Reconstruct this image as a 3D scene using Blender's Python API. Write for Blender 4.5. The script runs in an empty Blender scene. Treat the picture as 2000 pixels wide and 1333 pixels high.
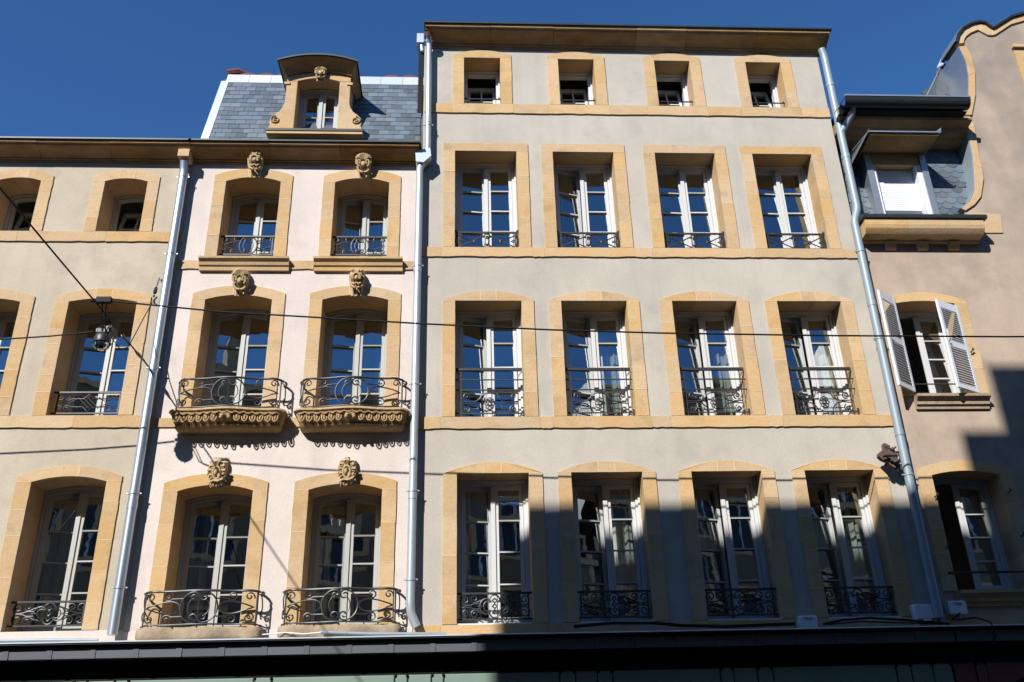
import bpy, bmesh, math, random
from math import sin, cos, pi, radians, sqrt, atan2
from mathutils import Vector, Matrix
random.seed(7)
S = bpy.context.scene
COL = S.collection
# ------------------------------------------------------------------ camera
cam = bpy.data.objects.new('camera', bpy.data.cameras.new('camera')); COL.objects.link(cam)
cam.data.sensor_width = 36; cam.data.lens = 32.4; cam.data.clip_start = .05; cam.data.clip_end = 500
cam.matrix_world = Matrix(((0.998472, 0.000893, -0.05525, 0), (-0.049538, -0.428519, -0.902174, -13),
                           (-0.024481, 0.903532, -0.42782, 1.6), (0, 0, 0, 1)))
S.camera = cam
# ------------------------------------------------------------------ sky, sun, exposure
SUN = Vector((-.65, -1, .83)).normalized()          # towards the sun
w = bpy.data.worlds.new('World'); S.world = w; w.use_nodes = True
nt = w.node_tree; bg = nt.nodes['Background']
sky = nt.nodes.new('ShaderNodeTexSky'); sky.sky_type = 'NISHITA'; sky.sun_disc = False
sky.sun_elevation = math.asin(SUN.z); sky.sun_rotation = math.atan2(SUN.x, SUN.y) % (2*pi)
sky.altitude = 2000; sky.air_density = .7; sky.dust_density = 0; sky.ozone_density = 4
hs = nt.nodes.new('ShaderNodeHueSaturation'); hs.inputs['Saturation'].default_value = 1.16   # polarised deep blue
nt.links.new(sky.outputs[0], hs.inputs['Color']); nt.links.new(hs.outputs[0], bg.inputs[0]); bg.inputs[1].default_value = .145
sl = bpy.data.lights.new('sun', 'SUN'); sl.energy = 4.5; sl.angle = radians(.53); sl.color = (1, .97, .925)
so = bpy.data.objects.new('sun', sl); COL.objects.link(so); so.rotation_euler = SUN.to_track_quat('Z', 'Y').to_euler()
so.location = SUN*60
S.view_settings.view_transform = 'Standard'; S.view_settings.look = 'None'
S.view_settings.exposure = .54; S.view_settings.gamma = 1; S.view_settings.use_curve_mapping = False
S.render.engine = 'CYCLES'; S.cycles.max_bounces = 8; S.cycles.diffuse_bounces = 2; S.cycles.caustics_reflective = False; S.cycles.caustics_refractive = False; S.cycles.transparent_max_bounces = 16
S.cycles.sample_clamp_indirect = 4; S.cycles.use_denoising = True

# ------------------------------------------------------------------ materials
def mat(name, col, rough=.8, metal=0, var=0, hue=0, nscale=6, namt=0, col2=None, bump=0, bscale=40, spec=.5, streak=0, stretch=None, fine=0, fscale=120, stain=0, stcol=None, stscale=1.1, blot=0, blcol=None, blscale=.7):
    m = bpy.data.materials.new(name); m.use_nodes = True
    t = m.node_tree; N = t.nodes; L = t.links; b = N['Principled BSDF']
    b.inputs['Roughness'].default_value = rough; b.inputs['Metallic'].default_value = metal
    b.inputs['Specular IOR Level'].default_value = spec
    c = N.new('ShaderNodeRGB'); c.outputs[0].default_value = (*col, 1); out = c.outputs[0]
    tc = N.new('ShaderNodeTexCoord'); src = tc.outputs['Object']
    if stretch:
        mp = N.new('ShaderNodeMapping'); mp.inputs['Scale'].default_value = stretch; L.new(src, mp.inputs[0]); ssrc = mp.outputs[0]
    else: ssrc = src
    oi = N.new('ShaderNodeObjectInfo')
    def mixc(fac, a, bcol, mode='MIX'):
        x = N.new('ShaderNodeMix'); x.data_type = 'RGBA'; x.blend_type = mode
        if hasattr(fac, 'node'): L.new(fac, x.inputs[0])
        else: x.inputs[0].default_value = fac
        L.new(a, x.inputs[6])
        if hasattr(bcol, 'node'): L.new(bcol, x.inputs[7])
        else: x.inputs[7].default_value = (*bcol, 1)
        return x.outputs[2]
    def noise(scale, detail=4, vec=None, rough_=.6):
        n = N.new('ShaderNodeTexNoise'); n.inputs['Scale'].default_value = scale; n.inputs['Detail'].default_value = detail
        n.inputs['Roughness'].default_value = rough_; L.new(vec or src, n.inputs['Vector']); return n.outputs[0]
    def ramp(a, lo, hi):
        r = N.new('ShaderNodeMapRange'); r.inputs[1].default_value = lo; r.inputs[2].default_value = hi; L.new(a, r.inputs[0]); return r.outputs[0]
    if namt:
        c2 = col2 or tuple(v*.7 for v in col)
        f = ramp(noise(nscale, 6, ssrc), .35, .7)
        mu = N.new('ShaderNodeMath'); mu.operation = 'MULTIPLY'; mu.inputs[1].default_value = namt; L.new(f, mu.inputs[0])
        out = mixc(mu.outputs[0], out, c2)
    def layer(scale, amt, c_, lo, hi, det=5, off=0):
        mp_ = N.new('ShaderNodeMapping'); mp_.inputs['Location'].default_value = (off, off*.7, off*.3); L.new(src, mp_.inputs[0])
        ad = N.new('ShaderNodeVectorMath'); ad.operation = 'ADD'; cb = N.new('ShaderNodeCombineXYZ'); m9 = N.new('ShaderNodeMath'); m9.operation = 'MULTIPLY'; m9.inputs[1].default_value = 37.0
        L.new(oi.outputs['Random'], m9.inputs[0]); L.new(m9.outputs[0], cb.inputs[0]); L.new(mp_.outputs[0], ad.inputs[0]); L.new(cb.outputs[0], ad.inputs[1])
        f_ = ramp(noise(scale, det, ad.outputs[0], .62), lo, hi); m_ = N.new('ShaderNodeMath'); m_.operation = 'MULTIPLY'; m_.inputs[1].default_value = amt; L.new(f_, m_.inputs[0])
        return mixc(m_.outputs[0], out, c_)
    if blot: out = layer(blscale, blot, blcol, .42, .62, 7, 3.0)
    if stain: out = layer(stscale, stain, stcol, .54, .72, 8, 11.0)
    if streak:
        mp = N.new('ShaderNodeMapping'); mp.inputs['Scale'].default_value = (2.6, 2.6, .22); L.new(src, mp.inputs[0])
        f = ramp(noise(1.0, 5, mp.outputs[0]), .5, .75)
        mu = N.new('ShaderNodeMath'); mu.operation = 'MULTIPLY'; mu.inputs[1].default_value = streak; L.new(f, mu.inputs[0])
        out = mixc(mu.outputs[0], out, tuple(v*.55 for v in col))
    if fine:
        f = ramp(noise(fscale, 3), .3, .7)
        mu = N.new('ShaderNodeMath'); mu.operation = 'MULTIPLY'; mu.inputs[1].default_value = fine; L.new(f, mu.inputs[0])
        out = mixc(mu.outputs[0], out, tuple(v*.6 for v in col))
    if var or hue:
        h = N.new('ShaderNodeHueSaturation'); L.new(out, h.inputs['Color'])
        r = N.new('ShaderNodeMapRange'); r.inputs[3].default_value = 1-var; r.inputs[4].default_value = 1+var; L.new(oi.outputs['Random'], r.inputs[0]); L.new(r.outputs[0], h.inputs['Value'])
        r2 = N.new('ShaderNodeMapRange'); r2.inputs[3].default_value = 1-hue; r2.inputs[4].default_value = 1+hue*.6
        mm = N.new('ShaderNodeMath'); mm.operation = 'FRACT'; m3 = N.new('ShaderNodeMath'); m3.operation = 'MULTIPLY'; m3.inputs[1].default_value = 7.31
        L.new(oi.outputs['Random'], m3.inputs[0]); L.new(m3.outputs[0], mm.inputs[0]); L.new(mm.outputs[0], r2.inputs[0]); L.new(r2.outputs[0], h.inputs['Saturation'])
        out = h.outputs[0]
    L.new(out, b.inputs['Base Color'])
    if bump:
        bp = N.new('ShaderNodeBump'); bp.inputs['Strength'].default_value = bump; bp.inputs['Distance'].default_value = .02
        L.new(noise(bscale, 6, None, .65), bp.inputs['Height']); L.new(bp.outputs[0], b.inputs['Normal'])
    return m
def plaster(name, col, dark, patch=.5, light=None):
    return mat(name, col, .92, nscale=3.2, namt=patch, col2=dark, bump=.3, bscale=40, spec=.12, streak=.22, fine=.25, fscale=38,
               blot=.75, blcol=light or tuple(min(1, v*1.13) for v in col), blscale=.75, stain=.45, stcol=tuple(v*.78 for v in dark), stscale=1.5)
M = {}
M['plaster_beige'] = plaster('beige plaster', (.515, .445, .35), (.44, .37, .275))
M['plaster_pink'] = plaster('pale pink plaster', (.655, .575, .525), (.61, .525, .47), .6)
M['plaster_grey'] = plaster('grey plaster', (.485, .44, .375), (.43, .395, .345), .7)
M['plaster_tan'] = plaster('tan plaster', (.47, .37, .285), (.34, .28, .225), .85)
def weather(m, z0, z1, c_):
    t = m.node_tree; N = t.nodes; L = t.links; b = N['Principled BSDF']; src = b.inputs['Base Color'].links[0].from_socket
    tc = N.new('ShaderNodeTexCoord'); sp = N.new('ShaderNodeSeparateXYZ'); L.new(tc.outputs['Object'], sp.inputs[0])
    r = N.new('ShaderNodeMapRange'); r.inputs[1].default_value = z0; r.inputs[2].default_value = z1; L.new(sp.outputs[2], r.inputs[0])
    n = N.new('ShaderNodeTexNoise'); n.inputs['Scale'].default_value = 1.3; n.inputs['Detail'].default_value = 7; L.new(tc.outputs['Object'], n.inputs[0])
    r2 = N.new('ShaderNodeMapRange'); r2.inputs[1].default_value = .3; r2.inputs[2].default_value = .65; L.new(n.outputs[0], r2.inputs[0])
    mu = N.new('ShaderNodeMath'); mu.operation = 'MULTIPLY'; L.new(r.outputs[0], mu.inputs[0]); L.new(r2.outputs[0], mu.inputs[1])
    x = N.new('ShaderNodeMix'); x.data_type = 'RGBA'; L.new(mu.outputs[0], x.inputs[0]); L.new(src, x.inputs[6]); x.inputs[7].default_value = (*c_, 1); L.new(x.outputs[2], b.inputs['Base Color'])
weather(M['plaster_tan'], 7.5, 12.0, (.255, .215, .18))        # soot and lichen on the rain-exposed gable
M['stone'] = mat('yellow sandstone', (.55, .372, .190), .88, var=.07, hue=.13, nscale=2.6, namt=.8, col2=(.57, .44, .28), stain=.6, stcol=(.36, .235, .115), stscale=2.4, blot=.5, blcol=(.60, .355, .15), blscale=1.6, bump=.35, bscale=28, spec=.2, stretch=(1.2, 1.2, 4), fine=.25, fscale=30)
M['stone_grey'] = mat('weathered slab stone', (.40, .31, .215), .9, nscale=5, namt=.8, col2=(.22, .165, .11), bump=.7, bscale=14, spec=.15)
M['carving'] = mat('pale carved sandstone', (.56, .415, .24), .9, nscale=20, namt=.5, col2=(.38, .26, .135), bump=.4, bscale=60, spec=.15)
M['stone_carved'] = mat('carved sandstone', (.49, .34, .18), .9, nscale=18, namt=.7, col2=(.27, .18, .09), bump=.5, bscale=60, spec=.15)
M['cornice'] = mat('brown cornice sandstone', (.43, .27, .12), .9, var=.13, hue=.15, nscale=3, namt=.8, col2=(.22, .15, .085), bump=.4, bscale=25, spec=.15, stretch=(1, 1, 5))  # browner and darker than the frame stone, mottled at random
M['white'] = mat('grey white window paint', (.58, .585, .58), .45, nscale=8, namt=.15, col2=(.55, .55, .54))
M['grey_paint'] = mat('grey window paint', (.40, .41, .395), .45, nscale=8, namt=.2, col2=(.33, .33, .32))
M['mortar'] = mat('pale lime mortar', (.66, .50, .31), .95, nscale=12, namt=.5, col2=(.60, .42, .22))
M['shutter'] = mat('white shutter paint', (.74, .76, .79), .5, nscale=10, namt=.3, col2=(.62, .62, .63))
M['iron'] = mat('black wrought iron', (.03, .03, .032), .45, metal=.25, nscale=30, namt=.4, col2=(.06, .055, .05), spec=.6)
M['zinc'] = mat('zinc sheet', (.42, .46, .50), .42, metal=.75, var=.06, nscale=4, namt=.5, col2=(.33, .37, .41), spec=.5)
M['zinc_dark'] = mat('dark zinc edge', (.022, .028, .028), .5, metal=.2, nscale=5, namt=.4)
M['zinc_panel'] = mat('grey zinc panel', (.10, .105, .125), .55, metal=.1, var=.10, nscale=3, namt=.5, col2=(.10, .10, .12), stretch=(6, 6, 1))
M['galv'] = mat('galvanised pipe', (.50, .57, .64), .38, metal=.8, nscale=9, namt=.3, col2=(.42, .50, .58))
M['pipe_white'] = mat('pale zinc pipe', (.50, .56, .60), .38, metal=.45, nscale=3, namt=.3, col2=(.42, .47, .50))
M['pipe_grey'] = mat('grey blue pipe', (.27, .33, .37), .5, metal=.15, nscale=3, namt=.4, col2=(.22, .27, .30), streak=.2)
M['slate'] = mat('blue grey slate', (.115, .145, .175), .42, var=.35, hue=.3, nscale=8, namt=.4, col2=(.08, .10, .12), bump=.3, bscale=50, spec=.7)
M['slate_dark'] = mat('dark slate', (.085, .10, .115), .5, var=.3, hue=.3, nscale=8, namt=.4, col2=(.06, .07, .08), bump=.3, bscale=50, spec=.5)
M['terracotta'] = mat('red roof tile', (.16, .05, .035), .8, nscale=10, namt=.5)
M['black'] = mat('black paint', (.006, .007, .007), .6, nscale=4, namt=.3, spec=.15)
M['green'] = mat('grey green shopfront paint', (.19, .265, .22), .5, nscale=3, namt=.3)
M['brownpaint'] = mat('red brown shopfront paint', (.16, .065, .045), .5, nscale=3, namt=.25)
M['room'] = mat('room plaster', (.50, .48, .40), .9, nscale=1, namt=.3)
M['asphalt'] = mat('asphalt', (.05, .05, .052), .9, nscale=12, namt=.4, bump=.4, bscale=200)
M['paving'] = mat('grey paving', (.22, .21, .20), .85, nscale=5, namt=.4, bump=.3, bscale=80)
M['cable'] = mat('black cable', (.01, .01, .011), .6, spec=.15)
M['boxwhite'] = mat('white plastic', (.72, .73, .75), .4)
M['orange'] = mat('orange plastic', (.55, .09, .015), .3)
M['rust'] = mat('rusty iron', (.13, .085, .07), .85, nscale=20, namt=.8, col2=(.05, .03, .025), bump=.6, bscale=60)
M['opp1'] = mat('cream render', (.19, .145, .09), .9, nscale=1.5, namt=.4)
M['opp2'] = mat('grey render', (.17, .14, .10), .9, nscale=1.5, namt=.4)
M['darkglass'] = mat('dark window', (.02, .022, .025), .15)
M['chrome'] = mat('polished reflector', (.55, .55, .54), .12, metal=1)
M['curtain'] = mat('white curtain', (.62, .62, .58), .9)
def glass():
    m = bpy.data.materials.new('window glass'); m.use_nodes = True; t = m.node_tree; N = t.nodes; L = t.links
    N.remove(N['Principled BSDF'])
    tr = N.new('ShaderNodeBsdfTransparent'); tr.inputs[0].default_value = (.82, .86, .84, 1)
    gl = N.new('ShaderNodeBsdfGlossy'); gl.inputs['Roughness'].default_value = .004; gl.inputs[0].default_value = (.93, .96, 1, 1)
    lw = N.new('ShaderNodeLayerWeight'); lw.inputs[0].default_value = .5
    p = N.new('ShaderNodeMath'); p.operation = 'POWER'; p.inputs[1].default_value = 4; L.new(lw.outputs['Facing'], p.inputs[0])
    a = N.new('ShaderNodeMath'); a.operation = 'MULTIPLY_ADD'; a.inputs[1].default_value = .6; a.inputs[2].default_value = .23; L.new(p.outputs[0], a.inputs[0])
    tc = N.new('ShaderNodeTexCoord'); n = N.new('ShaderNodeTexNoise'); n.inputs['Scale'].default_value = 3.2; L.new(tc.outputs['Object'], n.inputs[0])
    bp = N.new('ShaderNodeBump'); bp.inputs['Strength'].default_value = .014; bp.inputs['Distance'].default_value = .05; L.new(n.outputs[0], bp.inputs['Height']); L.new(bp.outputs[0], gl.inputs['Normal'])
    mx = N.new('ShaderNodeMixShader'); L.new(a.outputs[0], mx.inputs[0]); L.new(tr.outputs[0], mx.inputs[1]); L.new(gl.outputs[0], mx.inputs[2])
    L.new(mx.outputs[0], N['Material Output'].inputs[0]); return m
M['glass'] = glass()

# ------------------------------------------------------------------ mesh helpers
class MB:
    def __init__(s): s.v = []; s.f = []
    def add(s, v, f):
        o = len(s.v); s.v += [tuple(p) for p in v]; s.f += [tuple(i+o for i in q) for q in f]; return s
    def box(s, x0, x1, y0, y1, z0, z1):
        return s.add([(x0,y0,z0),(x1,y0,z0),(x1,y1,z0),(x0,y1,z0),(x0,y0,z1),(x1,y0,z1),(x1,y1,z1),(x0,y1,z1)],
                     [(0,3,2,1),(4,5,6,7),(0,1,5,4),(1,2,6,5),(2,3,7,6),(3,0,4,7)])
    def prism(s, poly, y0, y1):            # poly of (x,z)
        n = len(poly); v = [(x,y0,z) for x,z in poly]+[(x,y1,z) for x,z in poly]
        return s.add(v, [tuple(range(n)), tuple(range(2*n-1,n-1,-1))]+[(i,i+n,(i+1)%n+n,(i+1)%n) for i in range(n)])
    def sweep(s, prof, x0, x1):            # prof of (y,z), extruded along X
        n = len(prof); v = [(x0,y,z) for y,z in prof]+[(x1,y,z) for y,z in prof]
        return s.add(v, [tuple(range(n)), tuple(range(2*n-1,n-1,-1))]+[(i,(i+1)%n,(i+1)%n+n,i+n) for i in range(n)])
    def tube(s, pts, r, n=6, closed=False, flat=1):
        pts = [Vector(p) for p in pts]; m = len(pts); rings = []; up0 = None
        for i, p in enumerate(pts):
            a = pts[(i-1) % m] if closed or i > 0 else p; b = pts[(i+1) % m] if closed or i < m-1 else p
            d = (b-a); d = d.normalized() if d.length > 1e-9 else Vector((0,0,1))
            ref = Vector((0,1,0)) if abs(d.y) < .9 else Vector((1,0,0))
            u = d.cross(ref).normalized(); w_ = d.cross(u)
            rr = r[i] if isinstance(r, (list, tuple)) else r
            rings.append([p+(u*cos(2*pi*k/n)+w_*sin(2*pi*k/n)*flat)*rr for k in range(n)])
        v = [q for g in rings for q in g]; f = []
        for i in range(m if closed else m-1):
            j = (i+1) % m
            f += [(i*n+k, i*n+(k+1) % n, j*n+(k+1) % n, j*n+k) for k in range(n)]
        if not closed: f += [tuple(range(n-1,-1,-1)), tuple((m-1)*n+k for k in range(n))]
        return s.add(v, f)
    def ell(s, c, r, nu=10, nv=6):
        v = []; f = []
        for j in range(nv+1):
            t = pi*j/nv
            for i in range(nu):
                p = 2*pi*i/nu; v.append((c[0]+r[0]*sin(t)*cos(p), c[1]+r[1]*sin(t)*sin(p), c[2]+r[2]*cos(t)))
        for j in range(nv):
            for i in range(nu): f.append((j*nu+i, j*nu+(i+1) % nu, (j+1)*nu+(i+1) % nu, (j+1)*nu+i))
        return s.add(v, f)
    def mesh(s, name, m, ang=38):
        me = bpy.data.meshes.new(name); me.from_pydata(s.v, [], s.f)
        bm = bmesh.new(); bm.from_mesh(me); bmesh.ops.recalc_face_normals(bm, faces=bm.faces); bm.to_mesh(me); bm.free()
        if m: me.materials.append(M[m] if isinstance(m, str) else m)
        me.polygons.foreach_set('use_smooth', [True]*len(me.polygons)); me.set_sharp_from_angle(angle=radians(ang)); return me
def link(name, me, parent=None, loc=None, rot=None):
    o = bpy.data.objects.new(name, me); COL.objects.link(o)
    if parent: o.parent = parent
    if loc: o.location = loc
    if rot: o.rotation_euler = rot
    return o
def part(name, mb, m, parent=None, loc=None, rot=None, ang=38): return link(name, mb.mesh(name, m, ang), parent, loc, rot)
def tag(o, label, cat, group=None):
    o['label'] = label; o['category'] = cat
    if group: o['group'] = group
    return o
def thing(name, label, cat, loc=(0,0,0), group=None):
    return tag(link(name, None, None, loc), label, cat, group)
def struct(name, mb, m):
    o = part(name, mb, m); o['kind'] = 'structure'; return o
def inset(poly, d):
    n = len(poly); out = []
    A = sum(poly[i][0]*poly[(i+1) % n][1]-poly[(i+1) % n][0]*poly[i][1] for i in range(n)); sg = 1 if A > 0 else -1
    for i in range(n):
        p0 = Vector(poly[i-1]); p1 = Vector(poly[i]); p2 = Vector(poly[(i+1) % n])
        e1 = (p1-p0).normalized(); e2 = (p2-p1).normalized()
        n1 = Vector((-e1.y, e1.x))*sg; n2 = Vector((-e2.y, e2.x))*sg; b = (n1+n2)
        k = max(.3, 1+n1.dot(n2)); out.append(tuple(p1+b*(d/k)))
    return out
def stone(poly, y0, y1, bev=.004, jit=.004):
    poly = [(x+random.uniform(-jit,jit)*.4, z+random.uniform(-jit,jit)) for x, z in poly]
    y0 += random.uniform(-jit, jit)*.6; n = len(poly); ins = inset(poly, bev)
    v = [(x,y0,z) for x,z in ins]+[(x,y0+bev*.8,z) for x,z in poly]+[(x,y1,z) for x,z in poly]
    f = [tuple(range(n)), tuple(range(3*n-1,2*n-1,-1))]
    for k in (0, n):
        f += [(k+i, k+n+i, k+n+(i+1) % n, k+(i+1) % n) for i in range(n)]
    return MB().add(v, f)
def rect(x0, x1, z0, z1): return [(x0,z0),(x1,z0),(x1,z1),(x0,z1)]
def arcz(xl, xr, zs, zc):
    c = (xr-xl)/2; s = zc-zs; xm = (xl+xr)/2
    if s < .005: return lambda x: zs
    R = (c*c+s*s)/(2*s); return lambda x: zc-R+sqrt(max(0, R*R-(x-xm)**2))
def lin(a, b, n): return [a+(b-a)*i/n for i in range(n+1)]
# wall sheet with rectangular holes, built from grid cells
def wall(name, x0, x1, z0, z1, holes, m, parent, th=.3, y0=0.0):
    xs = sorted({x0, x1, *[v for h in holes for v in h[:2] if x0 < v < x1]}); zs = sorted({z0, z1, *[v for h in holes for v in h[2:] if z0 < v < z1]})
    nx, nz = len(xs)-1, len(zs)-1; mb = MB()
    def solid(i, j):
        if i < 0 or j < 0 or i >= nx or j >= nz: return False
        cx, cz = (xs[i]+xs[i+1])/2, (zs[j]+zs[j+1])/2
        return not any(h[0] < cx < h[1] and h[2] < cz < h[3] for h in holes)
    idx = {}; v = []
    def V(x, y, z):
        k = (round(x,4), round(y,4), round(z,4))
        if k not in idx: idx[k] = len(v); v.append((x,y,z))
        return idx[k]
    f = []
    for i in range(nx):
        for j in range(nz):
            if not solid(i, j): continue
            a, b, c, d = xs[i], xs[i+1], zs[j], zs[j+1]
            f.append((V(a,y0,c), V(b,y0,c), V(b,y0,d), V(a,y0,d))); f.append((V(a,y0+th,c), V(a,y0+th,d), V(b,y0+th,d), V(b,y0+th,c)))
            if not solid(i-1,j): f.append((V(a,y0,c), V(a,y0,d), V(a,y0+th,d), V(a,y0+th,c)))
            if not solid(i+1,j): f.append((V(b,y0,c), V(b,y0+th,c), V(b,y0+th,d), V(b,y0,d)))
            if not solid(i,j-1): f.append((V(a,y0,c), V(a,y0+th,c), V(b,y0+th,c), V(b,y0,c)))
            if not solid(i,j+1): f.append((V(a,y0,d), V(b,y0,d), V(b,y0+th,d), V(a,y0+th,d)))
    return part(name, mb.add(v, f), m, parent)

# ------------------------------------------------------------------ windows
def surround(h, xl, xr, zb, zt, zc, sw, ozt, ozc, d, key=.11, blocks=4, side='LR'):
    oxl, oxr = xl-sw, xr+sw; g = .001; xm = (xl+xr)/2; mo = MB()
    for s in side:
        zz = [zb+.003]; k = blocks; step = (zt-zb)/k
        for i in range(1, k): zz.append(zb+step*i+random.uniform(-.3,.3)*step)
        zz.append(zt)
        for i in range(k):
            e = random.uniform(-.003,.003)
            za, zb3 = zz[i]+g, zz[i+1]-g; rr = lambda: random.uniform(-.004, .004)
            if i: x_ = (oxl+.004, xl-.004) if s == 'L' else (xr+.004, oxr-.004); t_ = random.uniform(.004, .008); mo.box(x_[0], x_[1], -.0245, -.01, zz[i]-t_, zz[i]+t_*.6)
            mids = [za+(zb3-za)*q for q in (.25, .5, .75)]
            p = [(oxl+e, za), (xl, za)]+[(xl+rr()*.5, q) for q in mids]+[(xl, zb3), (oxl+e, zb3)]+[(oxl+e+rr(), q) for q in reversed(mids)]
            if s == 'R': p = [(xl+xr-x, z) for x, z in p]
            part('jamb_stone', stone(p, -.022, d, .002, .0012), 'stone', h)
    ai = arcz(xl, xr, zt, zc); ao = arcz(oxl, oxr, ozt, ozc)
    def seg(xa, xb, cut=0):
        lo = [(x, ai(x)) for x in lin(max(xa,xl), min(xb,xr), 7)]; hi = [(x, ao(x)) for x in lin(xb, xa, 7)]
        pl = []
        if xa < xl: pl.append((xa, zt+g))
        pl += lo
        if xb > xr: pl.append((xb, zt+g))
        return pl+hi
    if key:
        for xa, xb in ((oxl, xm-key-g), (xm-key+g, xm+key-g), (xm+key+g, oxr)):
            part('lintel_stone', stone(seg(xa, xb), -.022, d, .002, .0008), 'stone', h)
        for q in (xm-key, xm+key): mo.box(q-.005, q+.006, -.0245, -.01, ai(q)+.004, ao(q)-.004)
    else: part('lintel_stone', stone(seg(oxl, oxr), -.022, d, .002, .0008), 'stone', h)
    for x_ in ((oxl+.004, xl-.004), (xr+.004, oxr-.004)):
        if len(side) == 2: mo.box(x_[0], x_[1], -.0245, -.01, zt-.003, zt+.005)
    part('mortar', mo, 'mortar', h)['kind'] = 'stuff'
TILT = radians(5.6)
def pane(parent, pts, y, loc=None, rot=None):
    # backward lean added so the panes mirror the sky, varied slightly at random
    zc = sum(p[1] for p in pts)/len(pts); xc = sum(p[0] for p in pts)/len(pts)
    a = math.tan(TILT+radians(random.gauss(0, .25))); b = math.tan(radians(random.gauss(0, .35)))
    n = len(pts); f = lambda x, z, o: (x, y+o+(z-zc)*a+(x-xc)*b, z)
    v = [f(x,z,0) for x,z in pts]+[f(x,z,.005) for x,z in pts]
    mb = MB().add(v, [tuple(range(n)), tuple(range(2*n-1,n-1,-1))]+[(i,i+n,(i+1) % n+n,(i+1) % n) for i in range(n)])
    part('pane', mb, 'glass', parent, loc, rot)
def window(h, xl, xr, zb, zt, zc, d, rows=4, open_l=13, open_r=0, name='window', kick=.0, skip_left=False, paint='white'):
    fw = .068; ai = arcz(xl, xr, zt, zc); mb = MB()
    mb.box(xl-.06, xl+.032, d, d+.14, zb, zt+.02); mb.box(xr-.032, xr+.06, d, d+.14, zb, zt+.02)
    mb.box(xl+.032, xl+fw, d+.03, d+.139, zb, zt+.02); mb.box(xr-fw, xr-.032, d+.03, d+.139, zb, zt+.02)
    mb.box(xl+fw, xr-fw, d+.002, d+.138, zb-.02, zb+.05); mb.box(xl+fw, xr-fw, d-.035, d, zb+.012, zb+.042)
    xs = lin(xl+fw, xr-fw, 8); af = lambda x: ai(x)-.07
    mb.prism([(x, af(x)) for x in xs]+[(x, ai(x)+.05) for x in reversed(xs)], d+.034, d+.137)
    xs2 = lin(xl+.032, xr-.032, 8); mb.prism([(x, ai(x)-.03) for x in xs2]+[(x, ai(x)+.05) for x in reversed(xs2)], d+.001, d+.034)
    win = part(name, mb, paint, h)
    xm = (xl+xr)/2; L0 = xl+fw+.004; R0 = xr-fw-.004; zlo = zb+.055; st = .055; bar = .022
    sz = lambda x: af(x)-.006
    if kick:                               # one sash hinged at its foot, tipped into the room
        zt_ = zlo+.0; H_ = sz(xl+.02)-zlo; m2 = MB(); loc = (0, d+.06, zlo); rot = (-radians(kick), 0, 0); z0_ = zlo
        Z = lambda z: z-z0_
        m2.box(L0, L0+.05, 0, .05, 0, H_); m2.box(R0-.05, R0, 0, .05, 0, H_); m2.box(L0+.05, R0-.05, .001, .049, 0, .07); m2.box(L0+.05, R0-.05, .001, .049, H_-.06, H_)
        m2.box(xm-.014, xm+.014, .002, .04, .07, H_-.06); m2.box(L0+.05, xm-.014, .003, .04, H_*.5-.012, H_*.5+.012); m2.box(xm+.014, R0-.05, .003, .04, H_*.5-.012, H_*.5+.012)
        part('sash', m2, paint, win, loc, rot)
        for xa, xb in ((L0+.046, xm-.012), (xm+.012, R0-.046)):
            for za, zb2 in ((.066, H_*.5-.01), (H_*.5+.01, H_-.056)): pane(win, rect(xa, xb, za, zb2), .022, loc, rot)
        return win
    for side in 'LR':
        if side == 'L' and skip_left: continue
        xa, xb = (L0, xm-.004) if side == 'L' else (xm+.004, R0)
        hx = xa if side == 'L' else xb
        ang = radians(open_l*random.uniform(.6, 1.3) if side == 'L' else -open_r)
        y = d+.058; loc = (hx, y, 0); rot = (0, 0, ang)
        m2 = MB(); X = lambda x: x-hx
        inner = .085 if side == 'R' else .05
        sa, sb = (st, inner) if side == 'L' else (inner, st)
        m2.prism([(X(xa),zlo),(X(xa+sa),zlo),(X(xa+sa),sz(xa+sa)),(X(xa),sz(xa))], 0, .05)
        m2.prism([(X(xb-sb),zlo),(X(xb),zlo),(X(xb),sz(xb)),(X(xb-sb),sz(xb-sb))], 0, .05)
        if side == 'R':                    # cover strip on the meeting stile
            m2.box(X(xa-.03), X(xa+.035), -.022, 0, zlo+.02, sz(xa)-.02)
        zbot = zlo+.09; gx = lin(xa+sa, xb-sb, 5)
        m2.box(X(xa+sa), X(xb-sb), .001, .049, zlo, zbot)
        m2.prism([(X(x), sz(x)-.06) for x in gx]+[(X(x), sz(x)) for x in reversed(gx)], .001, .049)
        ztop = sz(xl+.02)-.06; st_ = (ztop-zbot)/rows
        zz = [zbot+st_*i for i in range(rows+1)]
        for i in range(1, rows): m2.box(X(xa+sa), X(xb-sb), .002, .036, zz[i]-bar/2, zz[i]+bar/2)
        part('sash', m2, paint, win, loc, rot)
        for i in range(rows):
            lo = zz[i]+(bar/2 if i else 0)-.004
            if i < rows-1: pts = rect(X(xa+sa)-.004, X(xb-sb)+.004, lo, zz[i+1]-bar/2+.004)
            else: pts = [(X(gx[0])-.004, lo), (X(gx[-1])+.004, lo)]+[(X(x), sz(x)-.056) for x in reversed(gx)]
            pane(win, pts, .022, loc, rot)
    return win

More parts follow.
